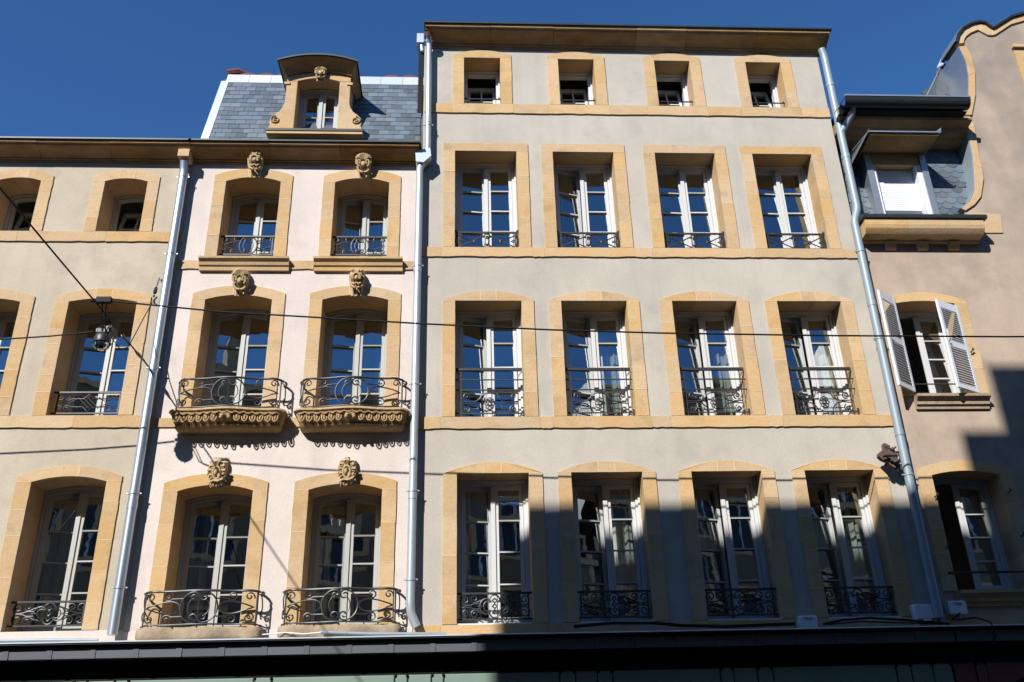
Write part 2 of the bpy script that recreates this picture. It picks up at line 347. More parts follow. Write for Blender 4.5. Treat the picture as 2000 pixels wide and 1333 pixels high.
def curtain(win, x0, x1, z0, z1, y):
    n = 22; xs = lin(x0, x1, n); mb = MB(); v = []
    for z, k in ((z0, 1.0), ((z0+z1)/2, .9), (z1, .8)): v += [(x, y+.03*k*sin((x-x0)*42+z)+.012*sin(x*97), z) for x in xs]
    v += [(x, y_+.004, z) for x, y_, z in v]; f = []; N = n+1
    for j in range(2):
        for i in range(n): f += [(j*N+i, j*N+i+1, (j+1)*N+i+1, (j+1)*N+i), (3*N+j*N+i, 3*N+(j+1)*N+i, 3*N+(j+1)*N+i+1, 3*N+j*N+i+1)]
    part('curtain', mb.add(v, f), 'curtain', win)
# ------------------------------------------------------------------ ironwork
def spi(cx, cz, r, a0, a1, e=.22, n=26):
    return [(cx+(r*(1-(1-e)*t))*cos(radians(a0+(a1-a0)*t)), cz+(r*(1-(1-e)*t))*sin(radians(a0+(a1-a0)*t))) for t in lin(0, 1, n)]
def ellarc(cx, cz, rx, rz, a0, a1, n=20): return [(cx+rx*cos(radians(a)), cz+rz*sin(radians(a))) for a in lin(a0, a1, n)]
def ring_pattern(sx, sz):
    P = []
    top = list(reversed(spi(.065, .365, .065, 90, 520))); bot = spi(.065, .085, .065, -90, -520)
    P.append((top+ellarc(.065, .225, .175, .205, 88, -88, 22)+bot, .0095, True, False))
    P.append((ellarc(.04, .225, .10, .125, 75, -75, 14), .006, True, False))
    P.append(([(0, .03), (0, .42)], .007, False, False))
    td = [(.245+.46*t, .225+.085*sin(pi*t**.6)) for t in lin(0, 1, 16)]; P.append((td+[(x, .45-z) for x, z in reversed(td[1:-1])], .0085, True, True))
    for f in (lambda z: z, lambda z: .45-z):
        P.append(([(x, f(z)) for x, z in [(.205, .345), (.3, .345), (.335, .345)]+spi(.42, .382, .068, 212, 680)], .0085, True, False))
        P.append(([(x, f(z)) for x, z in spi(.645, .368, .062, -20, 420)], .0085, True, False))
    return [([(x*sx, z*sz) for x, z in p], r, mir, cl) for p, r, mir, cl in P]
def lattice_pattern(hw, h):
    P = []
    for f in (lambda z: z, lambda z: h-z):
        P.append(([(x, f(z)) for x, z in [(0, .03), (.07, .10), (.17, .10)]+[(.2, .10)]]+[(x, f(z)) for x, z in spi(.3, .075, .055, 150, -330)], .008, True, False))
        P.append(([(x, f(z)) for x, z in spi(.42, .07, .055, 180, -250)], .008, True, False))
    for k in (-.07, 0, .07):
        P.append(([(-.09+k, h/2-.09), (.09+k, h/2+.09)], .007, False, False)); P.append(([(.09+k, h/2-.09), (-.09+k, h/2+.09)], .007, False, False))
    P.append(([(.17, h/2+.06), (.3, h/2), (.17, h/2-.06)], .006, True, False))
    return P
def scroll_pattern(hw, h):
    P = []; m = h/2
    for f in (lambda z: z, lambda z: h-z):
        P.append(([(x, f(z)) for x, z in [(.13, h*.78), (.2, h*.73), (.24, h*.66)]+spi(.28, h*.8, .058, 230, 720)], .008, True, False))
        P.append(([(x, f(z)) for x, z in [(.2, h*.60), (.29, h*.60), (.34, h*.54)]+spi(.415, h*.74, .078, 240, 760)], .008, True, False))
        P.append(([(x, f(z)) for x, z in ellarc(0, h*.70, .075, h*.25, 0, 180, 14)], .009, False, False))
    P.append((ellarc(.12, m, .085, h*.3, 150, -150, 20), .009, True, False))
    P.append((ellarc(.10, m, .055, h*.19, 130, -130, 14), .007, True, False))
    P.append(([(.16, m), (.2, m+.012), (.24, m), (.2, m-.012)], .007, True, True))
    for z in (h*.28, h*.5, h*.72): P.append(([(-.03, z), (0, z+.03), (.03, z), (0, z-.03)], .011, False, True))
    return P
def x_pattern(hw, h):
    P = []
    for s in (0, 1):
        P.append(([(.03, h*(.12+.72*s)), (hw-.06, h*(.84-.72*s))], .0085, True, False))
    P.append((ellarc(hw*.46, h*.48, .03, .03, 0, 342, 12), .008, True, True))
    P.append(([(hw-.13, h*.48), (hw-.09, h*.55), (hw-.05, h*.48), (hw-.09, h*.41)], .009, True, True))
    P.append(([(hw-.035, h*.1), (hw-.02, h*.5), (hw-.035, h*.9)], .016, True, False))
    P.append((ellarc(0, h*.82, .05, .03, 0, 342, 10), .01, False, True)); P.append((ellarc(0, h*.5, .035, .09, 0, 342, 12), .012, False, True)); P.append((ellarc(0, h*.2, .05, .03, 0, 342, 10), .01, False, True))
    P.append(([(.0, h*.62), (.09, h*.78)], .008, True, False))
    return P
def tall_pattern(hw, h):
    P = []
    for f in (lambda z: z, lambda z: h-z):
        P.append(([(x, f(z)) for x, z in spi(.36, h*.8, .06, 250, -200)], .008, True, False))
        P.append(([(x, f(z)) for x, z in spi(.36, h*.8, .025, 0, 340, .8)], .008, True, False))
        P.append(([(x, f(z)) for x, z in [(.11, h*.98), (.14, h*.74), (.2, h*.58), (.3, h*.52), (.43, h*.56)]], .008, True, False))
        P.append(([(x, f(z)) for x, z in [(.19, h*.62), (.17, h*.78), (.3, h*.80)]], .007, True, False))
    for k in range(8):
        a = 45*k; P.append((ellarc(.05*cos(radians(a)), h*.46+.07*sin(radians(a)), .022, .028, a, a+342, 8), .008, False, True))
    P.append((ellarc(0, h*.46, .03, .03, 0, 342, 10), .012, False, True)); P.append((ellarc(0, h*.85, .1, .035, 0, 180, 10), .008, False, False))
    return P
def guard(h, patt, hw, ht, cx, y, z, plan=None, nm='window_guard', frame=None, blk=None):
    """ironwork in front of one opening: frame mesh > scrolls"""
    key = (patt.__name__, round(hw, 3), round(ht, 3), bool(plan))
    if key not in guard.cache:
        pl = plan or (lambda u: 0.0); meshes = []
        for pts, r, mir, cl in patt(hw, ht):
            for s in ((1, -1) if mir else (1,)):
                P3 = [(x*s, pl(x*s), zz) for x, zz in pts]
                meshes.append(MB().tube(P3, r*1.22, 5, cl).mesh('scroll', 'iron', 60))
        fr = MB(); us = lin(-hw, hw, 24 if plan else 1)
        if frame: frame(fr, hw, ht)
        else:
            up = [(u, pl(u), ht) for u in us]; dn = [(u, pl(u), .0) for u in us]
            if plan:
                e0 = pl(hw); bow = [(.022, e0+.05), (.048, e0*.66), (.055, e0*.4), (.035, e0*.15), (.0, 0)]
                for zz, rr_, ln in ((ht, .017, up), (0, .011, dn)):
                    fr.tube([(-hw-a, b, zz) for a, b in reversed(bow)]+ln+[(hw+a, b, zz) for a, b in bow], rr_, 7)
                for s in (-1, 1):
                    fr.tube([(s*hw, pl(hw), -.03), (s*hw, pl(hw), ht)], .011, 6)
                    yy = pl(hw)*.5-guard.y0*.5
                    fr.tube([(s*(hw+.05*sin(pi*t)), e0*(1-t), ht*(.9-.5*t)+.05*sin(6*t)) for t in lin(0, 1, 10)], .009, 5)
                    fr.tube([(s*(hw+.045), yy+.05*cos(a), ht*.32+.055*sin(a)) for a in lin(0, 5.6, 12)], .008, 5)
                for u in (-.45*hw, 0, .45*hw): fr.tube([(u, pl(u), -.035), (u, pl(u), 0)], .009, 5)
            else:
                fr.box(-hw-.03, hw+.03, -.018, .018, ht-.012, ht+.014); fr.box(-hw-.03, hw+.03, -.012, .012, -.012, .008)
                for s in (-1, 1): fr.box(s*(hw-.035)-.009, s*(hw-.035)+.009, -.009, .009, .008, ht-.012)
        guard.cache[key] = (fr.mesh(nm, 'iron', 40), meshes)
    fm, ms = guard.cache[key]
    g = link(nm, fm, h, (cx, y, z))
    for me in ms: link('scroll', me, g)
    return g
guard.cache = {}; guard.y0 = 0
def fr_x(fr, hw, h):
    fr.box(-hw+.005, hw-.005, -.014, .014, h-.012, h+.014)
    fr.box(-hw+.02, hw-.02, -.008, .008, .03, .045)
    for s in (-1, 1):
        fr.ell((s*(hw-.02), 0, h+.03), (.022, .022, .028), 8, 5); fr.box(s*(hw-.06)-.012, s*(hw-.06)+.012, -.012, .012, .0, h-.012)
        fr.box(s*(hw-.09)-.006, s*(hw-.09)+.006, -.006, .006, .0, h-.012)
def fr_tall(fr, hw, h):
    fr.box(-hw-.01, hw+.0, -.026, .026, .705, .745)
    for z in (.555, h+.035): fr.box(-hw-.02, hw+.02, -.008, .008, z-.009, z+.009)
    fr.box(-hw-.02, hw+.02, -.008, .008, -.005, .012)
    for s in (-1, 1):
        fr.box(s*(hw-.07)-.007, s*(hw-.07)+.007, -.006, .006, -.06, .705); fr.box(s*(hw+.005)-.009, s*(hw+.005)+.009, -.01, .03, -.06, .06)
        fr.tube([(s*(hw-.0), .0, .69), (s*(hw-.03), 0, .66), (s*(hw-.07), 0, .60)], .009, 5)
def fr_bar(fr, hw, h):
    fr.tube([(-hw-.02, 0, h), (hw+.02, 0, h)], .013, 6)
    for s in (-1, 1): fr.ell((s*(hw-.03), 0, h+.02), (.014, .014, .03), 6, 4)
def none_pattern(hw, h): return [([(-hw-.02, .012), (hw+.02, .012)], .009, False, False)]
def sc_ring(hw, h): return ring_pattern(hw/.73, h/.45)

# ------------------------------------------------------------------ carved keystones
def keystone(h, xc, z0, z1, wd, proj, style, seed, nm='keystone_carving'):
    rnd = random.Random(seed); mb = MB(); H = z1-z0; n = 14
    # console body, leaning out towards the top
    prof = [(0, .05), (.12, .10), (.3, .12), (.5, .55), (.68, .85), (.82, 1.0), (.94, .9), (1.0, .55)]
    v = []; f = []; K = len(prof)
    for t, p in prof:
        hwid = wd/2*(.80+.2*t); y = -.02-proj*p
        for k in range(7):
            s = -1+2*k/6; rid = .012*cos(3*pi*s)
            v.append((xc+hwid*s, y+(abs(s)**4)*proj*p*.35-rid, z0+H*t))
        v.append((xc+hwid, .0, z0+H*t)); v.append((xc-hwid, .0, z0+H*t))
    for j in range(K-1):
        for k in range(9): f.append((j*9+k, j*9+(k+1) % 9, (j+1)*9+(k+1) % 9, (j+1)*9+k))
    f += [tuple(range(9)), tuple((K-1)*9+k for k in range(9))]; mb.add(v, f)
    T = lambda x, z, o: (xc+x*wd, -.02-proj*(.25+.75*min(1, max(0, (z+.1))))-o, z0+H*z)
    if style == 'shell':
        for k in range(9):
            a = radians(18+144*k/8); mb.tube([T(.10*cos(a), .66+.06*sin(a), .02), T(.34*cos(a), .70+.20*sin(a), .035), T(.54*cos(a), .70+.30*sin(a), -.005)], [.010, .022, .018], 6)
        mb.tube([T(.5*cos(a), .62+.36*sin(a), .0) for a in lin(radians(-15), radians(195), 12)], .016, 6)
        for s in (-1, 1):
            mb.tube([T(s*(.25+x), z, .03) for x, z in [(p[0]*.9, .45+p[1]) for p in spi(.02, .1, .17, -90, 300, .2, 14)]], .016, 6)
            mb.tube([T(s*.42, .45, -.01), T(s*.36, .3, -.01), T(s*.2, .2, 0), T(s*.02, .17, .01)], [.02, .022, .026, .02], 6)
        mb.ell(T(0, .5, .02), (.04, .035, .055))
    elif style == 'cartouche':
        mb.tube([T(.20*cos(a), .48+.22*sin(a), .05) for a in lin(0, 2*pi*.95, 18)], .017, 6, True)
        mb.ell(T(-.06, .52, .03), (.13*wd, .04, .16*H)); mb.ell(T(.1, .40, .02), (.10*wd, .03, .10*H))
        for k in range(5):                 # crest
            a = radians(50+20*k+rnd.uniform(-6, 6)); mb.tube([T(.05*cos(a), .76, .03), T(.16*cos(a), .80+.10*sin(a), .055), T(.24*cos(a), .84+(.17+rnd.uniform(0, .05))*sin(a), .02)], [.012, .021, .012], 6)
        for s in (-1, 1):                  # leaves down both flanks, curling outwards
            for k in range(6):
                z = .74-.085*k+rnd.uniform(-.02, .02); w_ = .30+.16*sin(.5+k*.55)+rnd.uniform(-.03, .03)
                mb.tube([T(s*.20, z+.03, .035), T(s*w_, z+.02, .045-.02*(k % 2)), T(s*(w_+.10), z-.05-rnd.uniform(0, .03), .0)], [.014, .021, .008], 5)
        mb.tube([T(-.46, .08, .0), T(-.36, .16, .02), T(-.14, .20, .05), T(.1, .17, .06), T(.32, .24, .045), T(.45, .38, .02), T(.44, .55, .0)], [.01, .016, .022, .026, .024, .018, .01], 6)
        for k in range(4): mb.tube([T(-.30+.17*k, .17, .02), T(-.32+.17*k, .06+.03*(k % 2), .02), T(-.36+.17*k, -.01, .0)], [.016, .017, .006], 5)
    else:
        for s in (-1, 1):
            mb.tube([T(s*(.05+p[0]), .72+p[1], .03) for p in spi(.16, .0, .2, 100, 470, .2, 16)], .018, 6)
            mb.tube([T(s*.45, .75, -.02), T(s*.40, .5, -.02), T(s*.32, .32, 0), T(s*.05, .24, .02)], [.02, .024, .03, .02], 6)
            mb.tube([T(s*.3, .45, .02), T(s*.15, .36, .04), T(0, .42, .04)], [.014, .02, .014], 6)
        mb.tube([T(.24*cos(a), .62+.16*sin(a), .05) for a in lin(-.5, pi+.5, 14)], .022, 6); mb.ell(T(0, .62, .03), (.04, .04, .05))
        for k in range(5): mb.ell(T(-.3+.15*k, .95+.03*cos(k*2), -.01), (.028, .03, .03), 7, 5)
    part(nm, mb, 'carving', h, ang=50)

# ------------------------------------------------------------------ bands and cornices
def band(h, x0, x1, z0, z1, proud=.03, seg=1.15, y1=.04, m='stone', nm='string_course_stone', breaks=None):
    if breaks is None:
        breaks = [x0]; n = max(1, round((x1-x0)/seg))
        breaks += [x0+(x1-x0)*i/n+random.uniform(-.18,.18) for i in range(1, n)]+[x1]
    for a, b in zip(breaks, breaks[1:]):
        lo = [(x, z0+random.uniform(-.009,.007)) for x in lin(a+.001, b-.001, max(4, int((b-a)/.13)))]
        part(nm, stone(lo+[(b-.001, z1), (a+.001, z1)], -proud, y1, .002, .001), m, h)
def cornice(h, x0, x1, z0, z1, p, seg=1.25, gap=.003):
    H = z1-z0
    pr = [(.05, z0), (-.03, z0), (-.03, z0+.14*H), (-.055, z0+.17*H), (-.055, z0+.28*H), (-.085, z0+.31*H), (-.11, z0+.42*H), (-.16, z0+.52*H), (-.235, z0+.60*H), (-.27, z0+.68*H), (-.285, z0+.80*H), (-.315, z0+.82*H), (-.325, z0+H), (.05, z0+H)]
    pr = [(y if y > 0 else y*p/.325, z) for y, z in pr]
    n = max(1, round((x1-x0)/seg)); b = [x0+(x1-x0)*i/n+(random.uniform(-.2,.2) if 0 < i < n else 0) for i in range(n+1)]
    for a, c in zip(b, b[1:]):
        dy = random.uniform(-.003,.003)
        part('cornice_stone', MB().sweep([(y+dy if y < 0 else y, z) for y, z in pr], a+gap, c-gap), 'cornice', h, ang=25)
    part('gutter_edge', MB().sweep([(.1, z1+.002), (-p-.03, z1+.002), (-p-.03, z1+.03), (-p, z1+.045), (.1, z1+.10)], x0-.02, x1+.03), 'zinc_dark', h)

# ================================================================== SETTING
struct('street', MB().box(-60, 60, -12.2, -1.8, -.3, 0), 'asphalt')
for y0, y1 in ((-1.8, 0.2), (-14.2, -12.2)):
    struct('pavement', MB().box(-60, 60, y0, y1, -.3, .12), 'paving')
struct('ground', MB().box(-160, 160, -160, 160, -1.0, -.31), 'paving')

# ================================================================== LEFT HOUSE (beige)
XB, XP, XG = -4.5, -.66, 6.66
left = thing('townhouse', 'beige plastered house at the left edge with flat unornamented stone window frames', 'house', (-7, 0, 0), 'terraced houses of the street')
left.location = (0, 0, 0)
D = .45
A = []
for xl, xr in ((-7.61, -6.921), (-5.886, -5.194)): A.append((xl, xr, 9.72, 10.695, 10.755, .19, 10.795, 10.92, 2, None))
for xl, xr in ((-7.84, -6.807), (-6.074, -5.039)): A.append((xl, xr, 6.555, 8.437, 8.498, .205, 8.53, 8.675, 4, 'lat'))
for xl, xr in ((-7.85, -6.80), (-6.083, -5.04)): A.append((xl, xr, 3.505, 5.549, 5.629, .21, 5.627, 5.788, 4, 'scr'))
wall('wall', -9.6, XB, 3.0, 11.1, [(a[0]-.01, a[1]+.01, a[2]-.05, a[4]+.02) for a in A], 'plaster_beige', left)
for xl, xr, zb, zt, zc, sw, ozt, ozc, rows, gk in A:
    surround(left, xl, xr, zb, zt, zc, sw, ozt, ozc, D, .12, 3 if rows == 2 else 5)
    part('sill_stone', MB().box(xl-.05, xr+.05, .041, D+.13, zb-.12, zb-.003), 'stone', left)
    wn = window(left, xl, xr, zb, zt, zc, D, rows, 14, 0, kick=18 if rows == 2 else 0, paint='grey_paint')
    if gk == 'scr': curtain(wn, xl+.05, xl+.38, zb+.05, zt-.02, D+.42)
    if gk == 'lat': curtain(wn, xr-.3, xr-.05, zb+.05, zt-.02, D+.42)
    if gk == 'lat': guard(left, lattice_pattern, (xr-xl)/2-.03, .33, (xl+xr)/2, .12, zb+.085)
    if gk == 'scr': guard(left, scroll_pattern, (xr-xl)/2-.03, .31, (xl+xr)/2, .12, zb+.09)
band(left, -9.6, XB, 9.535, 9.717, .028); band(left, -9.6, XB, 6.367, 6.552, .028)
band(left, -9.6, XB, 3.28, 3.502, .02, 2.5, m='plaster_pink')
cornice(left, -9.6, XB-.002, 11.07, 11.29, .34)
def interior(h, x0, x1, floors, y0=.62, y1=4.2, m='room'):
    for a, b in zip(floors, floors[1:]):
        mb = MB(); mb.box(x0, x1, y0, y1, a+.12, b-.12); mb.f = [q for q in mb.f]
        # open towards the street: drop the front face
        mb.f.pop(2); part('room', mb, m, h)
interior(left, -9.4, XB-.2, [3.0, 6.2, 9.3, 11.35])
part('roof', MB().add([(-9.6,-.2,11.34),(XB-.01,-.2,11.34),(XB-.01,6,13.2),(-9.6,6,13.2),(-9.6,6,11.2),(XB-.01,6,11.2),(-9.6,-.2,11.3),(XB-.01,-.2,11.3)], [(0,1,2,3),(3,2,5,4),(4,5,7,6),(6,7,1,0),(0,3,4,6),(1,7,5,2)]), 'terracotta', left)
part('rear_body', MB().box(-9.6, XB-.01, 4.3, 6, 0, 11.1), 'plaster_beige', left)

# ================================================================== PINK HOUSE
pink = thing('townhouse', 'pale pink narrow house with carved keystones, bulging balconies and a slate mansard with one dormer', 'house', group='terraced houses of the street')
P2 = [(-3.913, -3.013), (-2.11, -1.206)]; P3 = [(-4.0, -2.965), (-2.181, -1.15)]; P4 = [(-4.027, -2.969), (-2.184, -1.136)]
B = [(a, b, 9.2, 10.715, 10.80, .195, 10.842, 10.975, 4, 'p2') for a, b in P2]+[(a, b, 6.53, 8.48, 8.563, .2, 8.592, 8.733, 4, 'p3') for a, b in P3]+[(a, b, 3.48, 5.395, 5.483, .205, 5.52, 5.655, 4, 'p4') for a, b in P4]
wall('wall', XB, XP, 3.0, 11.1, [(a[0]-.01, a[1]+.01, a[2]-.05, a[4]+.02) for a in B], 'plaster_pink', pink)
OPL = {'p2': (4, 13), 'p3': (13, 14), 'p4': (12, 10)}; cnt = {}
def plan(u): return -.33+.0-.035*cos(u/.73*pi*1.5)+(.10*max(0, (abs(u)-.6)/.13)**2)
for xl, xr, zb, zt, zc, sw, ozt, ozc, rows, gk in B:
    k = cnt.get(gk, 0); cnt[gk] = k+1; xm = (xl+xr)/2
    surround(pink, xl, xr, zb, zt, zc, sw, ozt, ozc, D, .095, 4)
    part('sill_stone', MB().box(xl-.05, xr+.05, .041, D+.13, zb-.12, zb-.003), 'stone', pink)
    wn = window(pink, xl, xr, zb, zt, zc, D, rows, OPL[gk][k], paint='grey_paint')
    if gk == 'p4': curtain(wn, xl+.02, xl+(.30 if k == 0 else .24), zb+.05, zt-.02, D+.45)
    if gk == 'p3' and k: curtain(wn, xr-.26, xr-.03, zb+.05, zt-.02, D+.45)
    if gk == 'p2':
        keystone(pink, xm+.02, zc-.01, zc+.38, .245, .18, 'shell' if k else 'volute', 3+k)
        guard(pink, sc_ring, (xr-xl)/2-.03, .335, xm, .10, zb+.17)
        s = MB(); pr = [(.04, 8.99), (-.05, 8.99), (-.055, 9.03), (-.06, 9.055), (-.085, 9.07), (-.10, 9.12), (-.15, 9.16), (-.155, 9.195), (.04, 9.197)]
        part('moulded_sill', s.sweep(pr, xl-.24, xr+.27), 'stone', pink, ang=25)
    elif gk == 'p3': keystone(pink, xm+.02, zc-.02, zc+.37, .235, .18, 'volute' if k else 'shell', 11+k)
    else: keystone(pink, xm+.02, zc-.04, zc+.335, .25, .12, 'cartouche', 21+k)
for x0, x1 in ((XB+.0, -4.16), (-2.74, -2.36), (-.93, XP)): band(pink, x0, x1, 9.035, 9.185, .025)
band(pink, XB, XP, 6.36, 6.505, .025); band(pink, XB, XP, 3.28, 3.478, .015, 2.5, m='plaster_pink')
cornice(pink, XB+.002, -.70, 11.07, 11.29, .34)
# balconies: lofted slabs following the bulging plan
def loft(levels, hw, pl, n=28):
    mb = MB(); v = []; f = []; N = n+3
    for z, sx, sy, nz in levels:
        pts = [(-hw*sx, .03)]+[(u*sx, pl(u*.73/hw)*sy) for u in lin(-hw, hw, n)]+[(hw*sx, .03)]
        v += [(x, y+random.uniform(-nz, nz), z+random.uniform(-nz, nz)*.6) for x, y in pts]
    K = len(levels)
    for j in range(K-1): f += [(j*N+i, j*N+(i+1) % N, (j+1)*N+(i+1) % N, (j+1)*N+i) for i in range(N)]
    f += [tuple(range(N)), tuple((K-1)*N+i for i in range(N))]; return mb.add(v, f)
gad = MB().ell((0, 0, 0), (.019, .024, .05), 9, 6).tube([(.037*cos(a), -.004, .074*sin(a)) for a in lin(0, 2*pi*.95, 18)], .010, 5, True)
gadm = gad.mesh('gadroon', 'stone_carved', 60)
def plan_s(u): return plan(u)*1.13
for k, (xl, xr) in enumerate(P3):
    xm = (xl+xr)/2+(.09 if k == 0 else .06)
    lv = [(6.535, .985, .99, 0), (6.53, 1, 1, 0), (6.50, 1.005, 1.02, 0), (6.488, .985, .98, 0), (6.482, .96, .94, .002), (6.44, .95, .93, .004), (6.38, .93, .80, .004), (6.33, .90, .62, .003), (6.322, .90, .6, 0), (6.315, .915, .66, 0), (6.285, .90, .60, .003), (6.26, .86, .45, .003)]
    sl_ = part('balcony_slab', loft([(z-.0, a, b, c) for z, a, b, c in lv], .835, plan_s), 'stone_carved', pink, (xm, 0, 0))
    for i in range(14):
        u = -.74+1.48*i/13
        if abs(u) < .1: continue
        o = link('gadroon', gadm, sl_, (u*.95, plan_s(u*.73/.835)*.86-.012, 6.395), (-.35, 0, random.uniform(-.2,.2)))
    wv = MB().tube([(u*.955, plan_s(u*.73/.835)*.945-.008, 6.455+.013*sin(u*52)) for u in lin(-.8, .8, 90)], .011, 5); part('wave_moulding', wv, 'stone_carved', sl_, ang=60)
    ros = MB()
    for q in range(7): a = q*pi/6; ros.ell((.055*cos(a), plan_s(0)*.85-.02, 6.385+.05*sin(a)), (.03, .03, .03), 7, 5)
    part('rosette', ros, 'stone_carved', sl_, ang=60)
    guard.y0 = 0
    guard(pink, sc_ring, .73, .445, xm, 0, 6.565, plan=plan, nm='balcony_railing')
for k, (xl, xr) in enumerate(P4):
    xm = (xl+xr)/2+.045
    lv = [(3.485, .965, .96, .004), (3.47, .99, .99, .008), (3.43, 1, 1.0, .008), (3.37, 1, 1.0, .009), (3.33, .985, .97, .008), (3.31, .95, .9, 0)]
    part('balcony_slab', loft(lv, .81, lambda u: plan(u)*1.0-.02*sin(u*9), 36), 'stone_grey', pink, (xm, 0, 0), ang=60)
    guard(pink, sc_ring, .73, .43, xm, .0, 3.51, plan=plan, nm='balcony_railing')
interior(pink, XB+.2, XP-.2, [3.0, 6.2, 9.0, 11.35])
part('rear_body', MB().box(XB+.01, XP-.01, 4.3, 6, 0, 11.2), 'plaster_pink', pink)
# mansard
KR = .36; RZ0, RY0 = 11.35, .035
def RP(x, z, o=0): return (x, RY0+KR*(z-RZ0)-o*.94, z+o*.34)
roof = part('roof', MB().add([RP(-4.42, 11.3), RP(XP-.02, 11.3), RP(XP-.02, 13.75), RP(-4.42, 13.75), (-4.42,3,11.3), (XP-.02,3,11.3), (XP-.02,3,14.2), (-4.42,3,14.2)],
    [(0,1,2,3),(3,2,6,7),(1,5,6,2),(0,3,7,4),(4,7,6,5),(0,4,5,1)]), 'slate_dark', pink)
slm = []
for i in range(5):
    wv = .178-.002*i; mb = MB(); hgt = .30
    pts = [(-wv/2, 0), (wv/2, 0), (wv/2, hgt), (-wv/2, hgt)]
    pts = [(x+random.uniform(-.003,.003), z+(random.uniform(-.005,.005) if z == 0 else 0)) for x, z in pts]
    slm.append(mb.prism(pts, -.011, 0).mesh('slate', 'slate', 30))
th = math.atan(KR); nrow = 15
for j in range(nrow):
    z = 11.48+.1345*j
    for i in range(21):
        x = -4.36+.182*(i+(.5 if j % 2 else 0))
        if x > XP-.08 or (-3.0 < x < -2.05 and z < 13.05): continue
        o = link('slate', random.choice(slm), roof, RP(x, z, .018), (-th-.045+random.uniform(-.012,.012), random.uniform(-.012,.012), 0))
def strip(pts_a, pts_b, th_=.02):
    mb = MB(); n = len(pts_a); v = list(pts_a)+list(pts_b)+[(x, y+th_, z-th_) for x, y, z in pts_a]+[(x, y+th_, z-th_) for x, y, z in pts_b]
    f = []
    for i in range(n-1): f += [(i, i+1, n+i+1, n+i), (2*n+i, 3*n+i, 3*n+i+1, 2*n+i+1), (i, 2*n+i, 2*n+i+1, i+1), (n+i, n+i+1, 3*n+i+1, 3*n+i)]
    f += [(0, n, 3*n, 2*n), (n-1, 3*n-1, 4*n-1, 2*n-1)]; return mb.add(v, f)
M['zinc_bright'] = mat('bright zinc flashing', (.50, .55, .59), .5, metal=.35, var=.05, nscale=6, namt=.3, col2=(.52, .56, .6))
nseg = 9; xs = lin(-4.40, XP-.03, nseg)
for a, b in zip(xs, xs[1:]):
    part('ridge_flashing', strip([RP(a+.003, 13.50, .035), RP(b-.003, 13.50, .035)], [RP(a+.003, 13.74, .05), RP(b-.003, 13.74, .05)]), 'zinc_bright', pink)
for (za, zb_) in ((11.35, 12.1), (12.1, 12.85), (12.85, 13.55)):
    part('verge_flashing', strip([RP(-4.49, za, .03), RP(-4.49, zb_-.004, .03)], [RP(-4.35, za, .035), RP(-4.35, zb_-.004, .035)]), 'zinc_bright', pink)
for i in range(10):
    x = -4.05+.34*i
    if -3.3 < x < -1.6: continue
    mbt = MB(); pr = [(x+.16*cos(a), 1.0+.0*a, 13.80+.085*sin(a)) for a in lin(0, pi, 8)]
    v = [(px, .93, pz) for px, _, pz in pr]+[(px, 1.4, pz+.06) for px, _, pz in pr]; mbt.add(v, [(i_, i_+1, i_+10, i_+9) for i_ in range(8)]+[tuple(range(9)), tuple(range(17, 8, -1))]) if False else mbt.add(v, [(q, q+1, q+10, q+9) for q in range(8)]+[tuple(range(9)), tuple(range(17, 8, -1))])
    part('roof_tile', mbt, 'terracotta', pink)
part('hip_tile', MB().tube([(-4.44, .95, 13.86), (-4.28, 1.0, 13.94), (-4.05, 1.15, 13.95), (-3.8, 1.5, 13.93)], [.085, .09, .08, .06], 8), 'terracotta', pink)
# dormer
dx = -2.517
dm = MB(); ai = arcz(-2.888, -2.145, 12.86, 12.935); ao = arcz(-3.087, -1.975, 12.95, 13.08)
def half(s):
    X = lambda v: dx+s*v
    return X
for s in (-1, 1):
    X = lambda v: dx+s*v
    side = [(X(.37), 11.78), (X(.37), 12.86), (X(.56), 12.86), (X(.56), 12.40), (X(.58), 12.30), (X(.63), 12.20), (X(.71), 12.13), (X(.775), 12.06), (X(.79), 11.97), (X(.775), 11.88), (X(.80), 11.85), (X(.80), 11.78)]
    part('dormer_jamb', stone(side, -.03, .25, .008, .001), 'stone', pink)
    part('scroll_carving', MB().tube([(dx+s*p[0], -.045, p[1]) for p in spi(.69, 12.0, .085, 90, 90+ -620, .12, 40)], .012, 6), 'stone_carved', pink, ang=60)
    part('dormer_pilaster_cap', MB().box(X(.55)-.05, X(.55)+.05, -.05, .2, 12.78, 12.83), 'stone', pink)
xs = lin(dx-.56, dx+.56, 12); lo = [(x, max(12.862, ai(min(max(x, -2.888), -2.145)) if -2.888 < x < -2.145 else 12.862)) for x in xs]
part('dormer_lintel', stone(lo+[(x, ao(min(max(x,-3.087),-1.975))) for x in reversed(xs)], -.03, .25, .006, .001), 'stone', pink)
part('dormer_sill', MB().box(dx-.82, dx+.82, -.06, .3, 11.69, 11.775), 'stone', pink)
part('sill_flashing', MB().box(dx-.83, dx+.83, -.075, .0, 11.745, 11.79), 'zinc_dark', pink)
